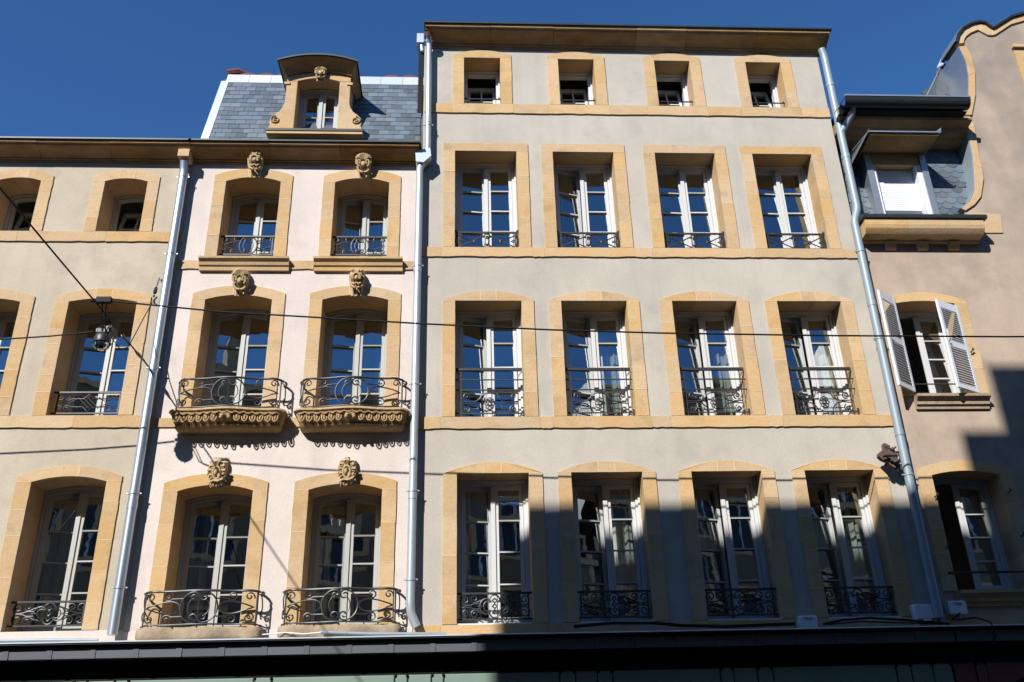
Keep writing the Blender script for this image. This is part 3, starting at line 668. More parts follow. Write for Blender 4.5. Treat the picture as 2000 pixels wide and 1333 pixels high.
# moulded arched cornice of the dormer, then its metal hood
ah = arcz(dx-.70, dx+.70, 13.115, 13.255)
def vault(p0, p1, thick, y0, y1, wx, lift=0):
    mb = MB(); xs = lin(dx-wx, dx+wx, 16); hi = [(x, ah(x)+lift) for x in xs]; return mb.prism(hi+[(x, z-thick) for x, z in reversed(hi)], y0, y1)
mb = MB(); rows_ = [(-.285, .675, -.03), (-.28, .672, -.045), (-.25, .655, -.055), (-.20, .635, -.075), (-.15, .615, -.105), (-.11, .60, -.135), (-.09, .592, -.16), (-.075, .585, -.165), (-.075, .58, -.19), (-.02, .575, -.195), (.9, .575, -.195)]
v = []; f = []
for y, wx, lf in rows_:
    for x in lin(dx-wx, dx+wx, 16): v.append((x, y, ah(x)+lf))
v += [(x, .9, ah(x)-.03) for x in lin(dx-.675, dx+.675, 16)]
for j in range(len(rows_)):
    for i in range(16): f.append((j*17+i, j*17+i+1, (j+1)*17+i+1, (j+1)*17+i))
for e in (0, 16): f.append(tuple(j*17+e for j in range(len(rows_)+1)))
part('dormer_cornice', mb.add(v, f), 'cornice', pink, ang=40)
part('dormer_hood', vault(0, 0, .03, -.31, 1.0, .70), 'zinc_dark', pink, ang=30)
for s in (-1, 1): part('dormer_cheek', MB().box(dx+s*.525-.025, dx+s*.525+.025, .252, .9, 11.7, 13.02), 'zinc', pink)
keystone(pink, dx+.03, 12.88, 13.10, .19, .10, 'shell', 31)
window(pink, -2.888, -2.145, 11.80, 12.86, 12.93, .25, 2, 3, paint='grey_paint')
# ================================================================== GREY HOUSE
grey = thing('townhouse', 'tall grey plastered house with four rows of four windows in yellow stone frames', 'house', group='terraced houses of the street')
DG = .33
G = [(x, x+.66, 12.42, 13.475, 13.475, .2, 13.55, 13.65, 2, 'bar') for x in (.058, 1.775, 3.555, 5.262)]
G += [(x, x+1.06, 9.457, 11.39, 11.39, .2, 11.557, 11.557, 4, 'x') for x in (-.10, 1.59, 3.377, 5.105)]
G += [(x, x+1.055, 6.50, 8.467, 8.467, .2, 8.48, 8.648, 4, 'tall') for x in (-.092, 1.60, 3.391, 5.112)]
G += [(x, x+1.05, 3.492, 5.62, 5.62, .2, 5.618, 5.79, 4, 'scr') for x in (-.062, 1.613, 3.396, 5.10)]
wall('wall', XP, XG, 3.0, 13.75, [(a[0]-.01, a[1]+.01, a[2]-.05, a[4]+.02) for a in G], 'plaster_grey', grey)
for i, (xl, xr, zb, zt, zc, sw, ozt, ozc, rows, gk) in enumerate(G):
    xm = (xl+xr)/2
    surround(grey, xl, xr, zb, zt, zc, sw, ozt, ozc, DG, 0 if gk in ('bar', 'x') else .125, 2 if gk == 'bar' else 4)
    part('sill_stone', MB().box(xl-.05, xr+.05, .041, DG+.13, zb-.12, zb-.003), 'stone', grey)
    if gk == 'scr': part('sill_flashing', MB().box(xl+.01, xr-.01, .0, DG, zb-.002, zb+.015), 'boxwhite', grey)
    wn = window(grey, xl, xr, zb, zt, zc, DG, rows, {'bar': 0, 'x': (5, 13, 3, 5)[i % 4], 'tall': (13, 14, 15, 16)[i % 4], 'scr': (13, 12, 14, 15)[i % 4]}[gk], 0, kick=17 if gk == 'bar' else 0)
    for q, (a_, b_) in {9: (.70, 1.0), 10: (.78, 1.02), 11: (.70, 1.03), 13: (.62, .98), 14: (.05, .3), 15: (.60, 1.0), 5: (.04, .22), 12: (.02, .2)}.items():
        if q == i: curtain(wn, xl+a_, xl+b_, zb+.05, zt-.02, DG+.40)
    if gk == 'bar': guard(grey, none_pattern, (xr-xl)/2, .20, xm, .10, zb, frame=fr_bar)
    if gk == 'x': guard(grey, x_pattern, (xr-xl)/2, .32, xm, .08, zb+.02, frame=fr_x)
    if gk == 'tall': guard(grey, tall_pattern, (xr-xl)/2-.02, .35, xm, .09, zb+.09, frame=fr_tall)
    if gk == 'scr': guard(grey, scroll_pattern, (xr-xl)/2-.02, .345, xm, .11, zb+.085)
for z0, z1, cols in ((12.217, 12.417, G[:4]), (9.283, 9.454, G[4:8]), (6.315, 6.497, G[8:12]), (3.28, 3.489, G[12:])):
    br = [XP+.02]
    for a in cols: br += [a[0]-a[5]-.02, a[1]+a[5]+.02]
    br.append(XG); band(grey, 0, 0, z0, z1, .028 if z0 > 4 else .02, breaks=br)
cornice(grey, XP+.02, 6.83, 13.69, 13.96, .35)
interior(grey, XP+.2, XG-.2, [3.0, 6.1, 9.1, 12.1, 14.1])
part('rear_body', MB().box(XP+.01, XG-.01, 4.3, 6, 0, 13.8), 'plaster_grey', grey)
part('gable_wall', MB().box(XP, XP+.18, .302, 4.29, 11.0, 14.0), 'plaster_grey', grey)
part('party_wall', MB().box(XG-.18, XG, .302, 4.29, 9.0, 14.0), 'plaster_grey', grey)
part('roof', MB().add([(XP,-.2,14.01),(XG+.1,-.2,14.01),(XG+.1,6,16.0),(XP,6,16.0),(XP,6,13.9),(XG+.1,6,13.9),(XP,-.2,13.97),(XG+.1,-.2,13.97)], [(0,1,2,3),(3,2,5,4),(4,5,7,6),(6,7,1,0),(0,3,4,6),(1,7,5,2)]), 'slate_dark', grey)
part('verge_board', MB().box(-.79, -.70, .45, .62, 12.4, 14.35), 'black', grey)
part('gutter_end', MB().box(-.83, -.70, .38, .62, 14.20, 14.42), 'zinc', grey)
part('gutter_outlet', MB().tube([(-.74, .45, 14.2), (-.72, .42, 14.0)], .04, 8), 'zinc', grey)
# ================================================================== RIGHT HOUSE (tan)
right = thing('townhouse', 'tan plastered house at the right with a curved stone gable and white louvred shutters', 'house', group='terraced houses of the street')
R1 = (7.06, 8.06, 6.80, 8.43, 8.475, .2, 8.48, 8.635); R2 = (7.028, 8.075, 3.83, 5.53, 5.595, .215, 5.62, 5.752); XE = 12.5
R3 = (10.72, 11.7, 11.9, 13.62, 13.62)
wall('wall', XG, XE, 3.0, 9.9, [(a[0]-.01, a[1]+.01, a[2]-.05, a[4]+.02) for a in (R1, R2)], 'plaster_tan', right)
for a in (R1, R2):
    xl, xr, zb, zt, zc, sw, ozt, ozc = a
    surround(right, xl, xr, zb, zt, zc, sw, ozt, ozc, .36, 0, 4)
    part('sill_stone', MB().box(xl-.05, xr+.05, .041, .5, zb-.12, zb-.003), 'stone', right)
    window(right, xl, xr, zb, zt, zc, .36, 4, 0, 0, skip_left=True)
    z = zb
    pr = [(.04, z-.22), (-.04, z-.22), (-.045, z-.17), (-.08, z-.155), (-.085, z-.11), (-.13, z-.07), (-.16, z-.05), (-.16, z-.005), (.04, z-.003)]
    part('moulded_sill', MB().sweep(pr, xl-.04, xr+.12), 'stone_grey' if a is R1 else 'stone', right, ang=25)
part('guard_rail', MB().tube([(6.95, -.03, 4.085), (8.1, -.03, 4.085)], .016, 6).tube([(8.1, -.03, 4.085), (8.1, .02, 4.03)], .014, 5).tube([(6.95, -.03, 4.085), (6.95, .02, 4.03)], .014, 5), 'iron', right)
part('guard_rail', MB().tube([(7.05, .12, 7.06), (8.07, .12, 7.06)], .012, 6), 'iron', right)
for x, z in ((8.13, 5.25), (8.16, 4.6), (7.0, 5.2), (7.0, 4.45), (8.12, 7.55)):
    part('shutter_hook', MB().tube([(x, 0, z), (x, -.07, z), (x+.01, -.09, z+.05)], .012, 5).tube([(x-.03, -.06, z-.02), (x+.04, -.07, z+.03)], .01, 5), 'rust', right)
band(right, XG, 8.9, 3.28, 3.50, .04, 2.5, m='stone')
# shutters
def shutter(hx, z0, z1, wdt, ang, flip):
    """leaf built from the hinge outwards along +x, turned about the hinge"""
    mb = MB(); st = .055; zm = z0+(z1-z0)*.50; t = .035
    mb.box(0, st, -t/2, t/2, z0, z1); mb.box(wdt-st, wdt, -t/2, t/2, z0, z1)
    rails = ((z0, z0+.07), (zm-.05, zm+.05), (z1-.13, z1))
    for a, b in rails: mb.box(st, wdt-st, -t/2+.002, t/2-.002, a, b)
    sh = part('shutter', mb, 'shutter', right, (hx, -.035, 0), (0, 0, ang))
    sm = MB().add([(0,.017,-.015),(wdt-2*st,.017,-.015),(wdt-2*st,-.014,.012),(0,-.014,.012),(0,.017,-.007),(wdt-2*st,.017,-.007),(wdt-2*st,-.014,.020),(0,-.014,.020)], [(0,1,2,3),(4,7,6,5),(0,4,5,1),(2,6,7,3),(1,5,6,2),(0,3,7,4)]).mesh('slat', 'shutter')
    for a, b in ((rails[0][1], rails[1][0]), (rails[1][1], rails[2][0])):
        n = 15
        for i in range(n): link('slat', sm, sh, (st, 0, a+(b-a)*(i+.5)/n))
    hm = MB()
    for z in (z0+.16, z1-.2): hm.box(-.04, .10, -.024, -.019, z-.012, z+.012).ell((-.02, -.01, z), (.02, .02, .03), 7, 5)
    part('hinge', hm, 'boxwhite', sh); part('latch', MB().tube([(wdt-.03, .03, zm), (wdt-.03, .055, zm+.03), (wdt-.03, .055, zm+.06)], .008, 5), 'rust', sh)
# left leaf folded past square, right leaf swung half out
shutter(7.05, 6.86, 8.50, .50, radians(180+38), 1)
shutter(8.07, 6.84, 8.36, .54, radians(180+29), -1)
# mansard of the right house
KS = .17
def QP(x, z, o=0): return (x, .10+KS*(z-10.1)-o, z+o*KS)
mroof = part('roof', MB().add([QP(XG+.02, 9.9), QP(9.15, 9.9), QP(9.15, 12.3), QP(XG+.02, 12.3), (XG+.02,3.5,9.9), (9.15,3.5,9.9), (9.15,3.5,12.4), (XG+.02,3.5,12.4)], [(0,1,2,3),(3,2,6,7),(1,5,6,2),(0,3,7,4),(4,7,6,5),(0,4,5,1)]), 'slate_dark', right)
fs = MB(); rr = .1; fs.prism([(-rr, .26), (-rr, .09)]+[(rr*cos(a), .09+.09*sin(a)) for a in lin(pi, 2*pi, 8)][1:-1]+[(rr, .09), (rr, .26)], -.012, 0)
fsm = fs.mesh('slate', 'slate', 30)
Lg = [(8.621,10.27),(8.821,10.436),(8.944,10.645),(9.02,10.984),(9.06,11.2),(9.097,11.415),(9.145,11.991),(9.155,12.262)]
Rg = [(8.682,10.23),(8.873,10.354),(9.028,10.521),(9.17,10.9),(9.198,11.114),(9.215,11.417),(9.287,12.038),(9.26,12.264)]
Lg2 = [(9.155,12.30),(9.331,12.679),(9.46,13.2),(9.50,13.6),(9.45,13.93)]; Rg2 = [(9.30,12.30),(9.487,12.775),(9.61,13.30),(9.635,13.7),(9.59,13.95)]
Lg3 = [(9.422,14.00),(9.505,14.2),(9.633,14.358),(9.813,14.47),(9.979,14.523),(10.081,14.505),(10.138,14.429),(10.199,14.368),(10.26,14.39),(10.40,14.49),(10.65,14.66),(10.967,14.774),(11.5,14.83),(12.5,14.80)]
Rg3 = [(9.561,14.02),(9.60,14.12),(9.66,14.2),(9.767,14.284),(9.93,14.36),(10.00,14.30),(10.09,14.233),(10.17,14.225),(10.24,14.246),(10.395,14.356),(10.62,14.515),(10.926,14.624),(11.5,14.69),(12.5,14.66)]
def gx(z):
    pts = Lg
    for (x0, z0), (x1, z1) in zip(pts, pts[1:]):
        if z0 <= z <= z1: return x0+(x1-x0)*(z-z0)/(z1-z0)
    return 8.6 if z < 10.3 else 9.1
for j in range(15):
    z = 9.98+.125*j
    for i in range(13):
        x = XG+.12+.2*(i+(.5 if j % 2 else 0))
        if x > gx(z+.1)-.05 or (7.17 < x < 8.2 and z < 11.55): continue
        link('slate', fsm, mroof, QP(x, z, .024), (-KS-.06+random.uniform(-.015,.015), random.uniform(-.015,.015), 0))
# lower cornice with corbels
pr = [(.05, 9.56), (-.08, 9.56), (-.09, 9.59), (-.25, 9.61), (-.28, 9.64), (-.315, 9.69), (-.33, 9.75), (-.33, 9.86), (.05, 9.86)]
for a, b in ((6.70, 7.42), (7.42, 8.1), (8.1, 8.74)): part('cornice_stone', MB().sweep(pr, a+.003, b-.003), 'stone', right, ang=12)
part('cornice_flashing', MB().sweep([(.1, 9.862), (-.36, 9.862), (-.37, 9.90), (-.36, 9.935), (.1, 10.02)], 6.67, 8.80), 'zinc_dark', right)
for x in (7.11, 7.66, 8.2): part('corbel', MB().sweep([(.03, 9.43), (-.04, 9.44), (-.07, 9.48), (-.08, 9.52), (-.11, 9.558), (.03, 9.558)], x, x+.18), 'stone', right)
part('kneeler_stone', stone([(8.68, 9.79), (9.24, 9.79), (9.29, 10.17), (8.9, 10.19), (8.68, 10.15)], -.02, .3), 'stone', right)
# dormer of the right house
y0 = -.01
for a, b in ((7.10, 7.22), (8.09, 8.20)): part('dormer_cheek', MB().box(a, b, y0-.03, .45, 10.05, 11.46), 'zinc', right)
for q in ((7.222, 7.262, y0-.01, .30, 10.05, 11.18), (8.0, 8.088, y0-.01, .30, 10.05, 11.18), (7.262, 8.0, .18, .30, 10.02, 10.10)): part('dormer_reveal', MB().box(*q), 'boxwhite', right)
part('dormer_lintel', MB().box(7.222, 8.088, y0, .30, 11.19, 11.44), 'stone', right)
sc = MB()
for i in range(26):
    z = 10.12+i*.041; sc.add([(7.262,.14,z),(8.0,.14,z),(8.0,.136,z+.02),(7.262,.136,z+.02),(8.0,.14,z+.04),(7.262,.14,z+.04),(7.262,.17,z),(8.0,.17,z),(8.0,.17,z+.04),(7.262,.17,z+.04)], [(0,1,2,3),(3,2,4,5),(6,9,8,7),(0,6,7,1),(5,4,8,9),(0,3,5,9,6),(1,7,8,4,2)])
rs = part('roller_shutter', sc, 'boxwhite', right, ang=10); rs['kind'] = 'stuff'
part('dormer_hood', MB().add([(7.0,-.56,11.50),(8.27,-.56,11.50),(8.33,.5,11.62),(6.95,.5,11.62),(7.0,-.56,11.475),(8.27,-.56,11.475),(8.33,.5,11.59),(6.95,.5,11.59)], [(0,1,2,3),(4,7,6,5),(0,4,5,1),(1,5,6,2),(2,6,7,3),(3,7,4,0)])
     .add([(7.0,-.56,11.50),(7.03,-.56,11.56),(6.82,-.15,11.16),(6.80,-.15,11.11),(7.0,.4,11.56),(6.82,.4,11.2)], [(0,1,2,3),(1,4,5,2),(0,3,5,4),(0,4,1),(3,2,5)])
     .add([(8.27,-.56,11.50),(8.30,-.56,11.58),(8.31,-.52,11.50),(8.2,-.56,11.51)], [(0,1,2),(0,3,1),(1,3,2),(0,2,3)]), 'zinc', right)
part('hood_soffit', MB().add([(7.03,-.53,11.472),(8.25,-.53,11.472),(8.25,.3,11.52),(7.03,.3,11.52),(7.03,-.52,11.44),(8.25,-.52,11.44),(8.22,.3,11.40),(7.06,.3,11.40)], [(0,1,2,3),(0,4,5,1),(4,7,6,5),(0,3,7,4),(1,5,6,2),(2,6,7,3)]), 'cornice', right)
# upper eave: boxed stone cornice and half-round gutter
pr = [(.38, 11.82), (.10, 11.82), (.08, 11.86), (-.04, 11.87), (-.06, 11.96), (-.24, 12.0), (-.26, 12.05), (.38, 12.05)]
part('cornice_stone', MB().sweep(pr, 6.70, 9.12), 'cornice', right, ang=25)
gut = [(-.44+.13*cos(a), 12.25+.16*sin(a)) for a in lin(pi, 2*pi, 9)]
part('gutter', MB().sweep(gut+[(-.44+.12*cos(a), 12.25+.15*sin(a)) for a in lin(2*pi, pi, 9)], 6.72, 8.98), 'zinc_dark', right)
part('gutter_bracket', MB().sweep([(-.42, 12.06), (-.3, 12.052), (.38, 12.052), (.38, 12.28), (-.30, 12.255), (-.31, 12.15)], 6.74, 8.96), 'black', right)
part('gutter_end', strip([(6.74, -.57, 12.26), (6.60, -.54, 12.08)], [(6.74, -.30, 12.28), (6.60, -.28, 12.10)], .03), 'zinc', right)
part('eave_flashing', MB().box(6.72, 8.98, -.58, -.555, 12.245, 12.275), 'zinc', right)
part('eave_outlet', MB().tube([(6.90, -.40, 12.16), (6.885, -.32, 12.02), (6.80, -.20, 11.88), (6.73, -.14, 11.78)], [.085, .06, .06, .07], 10), 'pipe_grey', right)
# upper roof beside the gable
up = part('upper_roof', MB().add([(8.2,.5,12.2),(8.99,.62,13.30),(9.56,.75,14.18),(9.75,.78,14.3),(9.75,.5,12.2),(8.2,1.2,12.2),(8.99,1.2,13.30),(9.56,1.2,14.18),(9.75,1.2,14.3),(9.75,1.2,12.2)], [(0,4,3,2,1),(5,6,7,8,9),(0,1,6,5),(1,2,7,6),(2,3,8,7),(3,4,9,8),(4,0,5,9)]), 'slate_dark', right)
bm_ = MB().prism([(-.1, 0), (.0, -.12), (.1, 0), (.1, .28), (-.1, .28)], -.012, 0).mesh('slate', 'slate_dark', 30)
for j in range(9):
    for i in range(7):
        x = 8.62+.17*i+(.085 if j % 2 else 0); z = 12.45+.19*j
        if 8.42+(z+.14-12.45)*.64 < x-.11 and x < 9.62: link('slate', bm_, up, (x, .50+.133*(z-12.2)-.02, z), (-.17, -.55, 0))
part('ridge_flashing', strip([(9.50, .62, 14.10), (9.68, .62, 14.40), (9.86, .62, 14.66)], [(9.43, .75, 14.12), (9.61, .75, 14.42), (9.79, .75, 14.68)]), 'zinc_bright', right)
part('verge_strip', MB().tube([(8.30, .52, 12.32), (8.99, .62, 13.31), (9.52, .74, 14.14)], .014, 5), 'zinc', right)
# gable wall, coping stones, metal capping and flashings
Lall = Lg+Lg2+Lg3; Rall = Rg+Rg2+Rg3
body = [(8.66, 9.9)]+[(x, z) for x, z in Rall[:len(Rg)]]+Rg2+Rg3+[(XE, 9.9)]
hole = rect(R3[0], R3[1], R3[2], R3[3])
part('gable_wall', MB().prism(body, .0, .42), 'plaster_tan', right, ang=20)
def coping(Lc, Rc, brk):
    for a, b in zip(brk, brk[1:]):
        pl = Rc[a:b+1]+list(reversed(Lc[a:b+1])); part('coping_stone', stone(pl, -.035, .44, .006, .0005), 'stone', right)
coping(Lg, Rg, [0, 2, 4, 6, 7]); coping(Lg2, Rg2, [0, 2, 4]); coping(Lg3, Rg3, [0, 3, 5, 7, 9, 11, 13])
def ribbon(pts, y0, y1, off, t):
    mb = MB(); n = len(pts); P_ = []
    for i, (x, z) in enumerate(pts):
        a = pts[max(0, i-1)]; b = pts[min(n-1, i+1)]; d = Vector((b[0]-a[0], b[1]-a[1])).normalized(); nn = (-d.y, d.x)
        P_.append(((x+nn[0]*off, z+nn[1]*off), (x+nn[0]*(off+t), z+nn[1]*(off+t))))
    v = []
    for y in (y0, y1): v += [(p[0][0], y, p[0][1]) for p in P_]+[(p[1][0], y, p[1][1]) for p in P_]
    f = []
    for i in range(n-1): f += [(i, i+1, n+i+1, n+i), (2*n+i, 3*n+i, 3*n+i+1, 2*n+i+1), (i, 2*n+i, 2*n+i+1, i+1), (n+i, n+i+1, 3*n+i+1, 3*n+i)]
    f += [(0, n, 3*n, 2*n), (n-1, 3*n-1, 4*n-1, 2*n-1)]; return mb.add(v, f)
part('gable_capping', ribbon(Lg3, -.08, .5, .003, .045), 'zinc_dark', right)
part('gable_capping', ribbon(Lg3, -.06, .52, .05, .012), 'zinc', right)
part('gable_flashing', ribbon(Lg, -.03, .46, .004, .02), 'pipe_grey', right); part('gable_flashing', ribbon(Lg2, -.03, .72, .004, .02), 'zinc', right)
part('gable_finial', MB().ell((10.09, .2, 14.58), (.06, .1, .09), 10, 6), mat('verdigris copper', (.05, .16, .12), .7), right)
part('gable_finial', MB().box(10.15, 10.26, .1, .3, 14.42, 14.58), 'zinc_bright', right)
mbw = stone([(10.50, 11.7), (10.66, 11.7), (10.66, 13.70), (11.8, 13.70), (11.8, 13.95), (10.50, 13.95)], -.035, .02); part('gable_window_surround', mbw, 'stone', right)
part('gable_window_recess', MB().box(10.66, 11.8, -.012, .015, 11.7, 13.69), 'stone_grey', right)
part('hood_mould', MB().box(10.47, 11.85, -.09, -.036, 13.90, 13.97), 'stone', right)
interior(right, XG+.15, XE-.2, [3.0, 6.3, 9.6])
part('rear_body', MB().box(XG+.01, XE, 4.3, 6, 0, 12), 'plaster_tan', right)
part('rear_roof', MB().box(9.8, XE, .5, 6, 12, 14.2).box(XG+.05, 9.8, 1.2, 6, 11.9, 12.4), 'slate_dark', right)

# ================================================================== DOWNPIPES
def pipe(label, pts, r, m, sleeves, brackets, rb=None):
    t = thing('downpipe', label, 'downpipe', (pts[-1][0], pts[-1][1], pts[-1][2]), 'downpipes on the facades')
    o = Vector(pts[-1]); sub = lambda p: tuple(Vector(p)-o)
    # round the bends
    P_ = [Vector(p) for p in pts]; out = [P_[0]]
    for a, b, c in zip(P_, P_[1:], P_[2:]):
        k = min(.09, (b-a).length*.45, (c-b).length*.45); p, q = b+(a-b).normalized()*k, b+(c-b).normalized()*k
        for s in lin(0, 1, 5): out.append(p*(1-s)**2+b*2*s*(1-s)+q*s*s)
    out.append(P_[-1])
    rad = r if not rb else [rb if p.z > rb_z else r for p in out for rb_z in (11.1,)]
    part('pipe', MB().tube([sub(p) for p in out], rad, 16), m, t, ang=50)
    def at(z):
        for a, b in zip(P_, P_[1:]):
            if min(a.z, b.z) <= z <= max(a.z, b.z): return a.lerp(b, (z-a.z)/(b.z-a.z))
        return P_[0]
    for z in sleeves:
        rr_ = (rb if rb and z > 11.1 else r)
        p = at(z); q = at(z-.09); part('sleeve', MB().tube([sub(p), sub(q)], rr_+.006, 16), m, t, ang=50)
    for z in brackets:
        rr_ = (rb if rb and z > 11.1 else r)
        p = at(z); q = at(z-.035); b = MB().tube([sub(p), sub(q)], rr_+.009, 16); c = sub(p)
        for s in (-1, 1): b.tube([(c[0]+s*(rr_+.005), c[1], c[2]-.018), (c[0]+s*(rr_+.035), c[1], c[2]-.018)], .012, 6)
        b.tube([(c[0], c[1], c[2]-.018), (c[0], .0, c[2]-.018)], .009, 6); part('bracket', b, m, t, ang=50)
    return t, o
pl, o_ = pipe('shiny galvanised downpipe between the beige house and the pink house', [(-4.587, -.20, 10.98), (-4.587, -.14, 10.80), (-4.586, -.14, 3.42)], .068, 'galv', [7.3, 5.2], [10.72, 9.25, 7.28, 5.35, 4.05])
part('spout_stone', MB().box(-.09, .09, -.16, .1, 11.02-o_.z, 11.16-o_.z), 'stone', pl)
pm, o_ = pipe('pale zinc downpipe with a boxy elbow between the pink house and the grey house', [(-.575, -.26, 13.80), (-.575, -.14, 13.66), (-.562, -.14, 11.34), (-.565, -.14, 11.20), (-.692, -.14, 10.96), (-.690, -.14, 3.75), (-.68, -.13, 3.64), (-.60, -.11, 3.46)], .06, 'pipe_white', [11.96, 9.0, 5.3], [13.72, 11.85, 9.05, 7.0, 5.35, 4.1], .052)
part('collar', MB().tube([(-.575-o_.x, -.27-o_.y, 13.83-o_.z), (-.575-o_.x, -.23-o_.y, 13.77-o_.z)], .08, 14), 'terracotta', pm)
part('hopper', MB().add([tuple(Vector(p)-o_) for p in [(-.77,-.24,11.22),(-.52,-.24,11.28),(-.50,-.24,11.12),(-.63,-.24,10.98),(-.755,-.24,11.0),(-.77,-.04,11.22),(-.52,-.04,11.28),(-.50,-.04,11.12),(-.63,-.04,10.98),(-.755,-.04,11.0)]], [(0,1,2,3,4),(9,8,7,6,5),(0,5,6,1),(1,6,7,2),(2,7,8,3),(3,8,9,4),(4,9,5,0)]), 'pipe_white', pm)
pr_, o_ = pipe('matt grey blue downpipe between the grey house and the tan house', [(6.69, -.16, 13.68), (6.725, -.14, 13.5), (6.715, -.14, 10.16), (6.617, -.14, 9.92), (6.602, -.14, 3.45)], .066, 'pipe_grey', [12.9, 11.3, 8.4, 6.2], [9.35, 7.75, 5.52, 4.15])

# ================================================================== SHOPFRONT
def shop(name, label, x0, x1, green, lit_joint=True):
    t = thing(name, label, 'shopfront', group='shopfronts under the houses')
    part('top_flashing', MB().sweep([(.01, 3.325), (-.50, 3.302), (-.515, 3.290), (-.515, 3.283), (-.49, 3.278), (.01, 3.30)], x0, x1), 'zinc_bright', t)
    part('gutter', MB().sweep([(-.49, 3.277), (-.50, 3.277), (-.505, 3.262), (-.48, 3.25), (-.44, 3.25), (-.40, 3.277)], x0, x1), 'black', t)
    n = round((x1-x0)/.532); xs = [x0+(x1-x0)*i/n for i in range(n+1)]
    for a, b in zip(xs, xs[1:]):
        dz = random.uniform(-.006,.006)
        part('zinc_panel', MB().sweep([(-.425, 3.238), (-.418+dz*.5, 3.10), (-.41, 3.10), (-.41, 3.238)], a+.075, b-.001), 'zinc_panel', t)
        part('seam_cap', MB().sweep([(-.434, 3.242), (-.427, 3.097), (-.41, 3.097), (-.41, 3.242)], a+.001, a+.074), 'zinc_panel', t)
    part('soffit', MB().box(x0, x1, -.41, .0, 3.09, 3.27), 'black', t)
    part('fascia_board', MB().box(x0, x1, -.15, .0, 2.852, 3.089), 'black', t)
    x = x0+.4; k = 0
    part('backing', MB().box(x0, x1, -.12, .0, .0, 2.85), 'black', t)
    return t
sh = shop('shopfront', 'long grey green shopfront with zinc panelled fascia, its left half in the sun', -9.6, 6.62, 'green')
def panels(t, xs, m):
    for a, b in zip(xs, xs[1:]):
        wide = b-a > .3
        pan = stone(rect(a+.008, b-.008, .2, 2.848), -.165 if wide else -.175, -.118, .012, 0)
        part('panel' if wide else 'pilaster', pan, m, t)
        if not wide: [part('pilaster_cap', MB().ell((q, -.175, 2.838), (.018, .02, .022), 8, 5), 'black', t) for q in (a+.01, b-.01)]
panels(sh, [-9.6, -7.2, -7.02, -6.7, -6.52, -4.97, -4.79, -4.46, -4.27, -2.685, -2.455, -.866, -.698, -.387, -.226, 1.3, 1.5, 1.8, 2.0, 3.45, 3.62, 3.95, 4.15, 5.85, 6.05, 6.35, 6.62], 'green')
sh2 = shop('shopfront', 'dark red brown shopfront with an arched opening under the tan house', 6.64, XE, 'brown')
panels(sh2, [6.64, 6.95, 7.1], 'brownpaint'); panels(sh2, [8.6, 9.6, 11.2, XE], 'brownpaint')
ar = arcz(7.1, 8.6, 2.2, 2.70)
part('arch_surround', MB().prism([(x, ar(x)) for x in lin(7.1, 8.6, 12)]+[(8.6, 2.848), (7.1, 2.848)], -.17, -.118), 'brownpaint', sh2)
# things lying on the shop cornice
t = tag(part('conduit', MB().tube([(-1.83, -.38, 3.375), (-1.2, -.37, 3.345), (-.2, -.30, 3.335)], .022, 10).tube([(-1.83, -.38, 3.375), (-1.75, -.38, 3.372)], .026, 10).tube([(-1.53, -.375, 3.361), (-1.5, -.375, 3.360)], .026, 10), 'pipe_grey'), 'grey plastic conduit lying on the shop cornice below the right pink balcony', 'conduit')
tag(part('conduit', MB().tube([(-7.5, -.42, 3.345), (-5.2, -.35, 3.34), (-4.7, -.30, 3.335)], .022, 8), 'pipe_grey'), 'grey pipe lying along the shop cornice at the lower left corner', 'conduit')
tag(part('cable', MB().tube([(-2.6, -.3, 3.37), (-2.3, -.34, 3.385), (-2.05, -.36, 3.36), (-1.83, -.38, 3.375)], .008, 6), 'boxwhite'), 'thin pale cable running into the grey conduit on the shop cornice', 'cable')
tag(part('cable', MB().tube([(1.5, -.3, 3.40), (2.0, -.28, 3.44), (2.6, -.22, 3.44), (3.0, -.2, 3.40), (3.6, -.2, 3.38), (4.55, -.18, 3.40)], .022, 6), 'cable'), 'thick black cable lying on the shop cornice under the second and third grey house windows', 'cable')
tag(part('cable', MB().tube([(4.9, -.3, 3.37), (5.2, -.25, 3.43), (5.6, -.2, 3.46), (6.1, -.2, 3.42), (6.4, -.15, 3.40), (6.7, -.2, 3.36)], .016, 6).tube([(4.95, -.34, 3.36), (5.4, -.3, 3.40), (5.9, -.28, 3.38), (6.4, -.2, 3.37)], .01, 6), 'cable'), 'black cable looped between the white box and the alarm siren', 'cable')
tag(part('cable', MB().tube([(6.88, -.2, 3.5), (6.75, -.2, 3.42), (6.8, -.3, 3.40), (7.0, -.38, 3.41), (7.12, -.5, 3.33), (7.13, -.53, 3.15), (7.05, -.52, 3.03)], .011, 6), 'cable'), 'thin cable hanging from the white box by the tan house over the cornice', 'cable')
def letters(txt, size, parent, loc, rot=(pi/2, 0, 0)):
    cu = bpy.data.curves.new('lettering', 'FONT'); cu.body = txt; cu.size = size; cu.extrude = .001; cu.align_x = 'CENTER'
    tmp = bpy.data.objects.new('tmp', cu); COL.objects.link(tmp)
    me = bpy.data.meshes.new_from_object(tmp.evaluated_get(bpy.context.evaluated_depsgraph_get())); bpy.data.objects.remove(tmp); me.materials.clear(); me.materials.append(M['cable'])
    return link('lettering', me, parent, loc, rot)
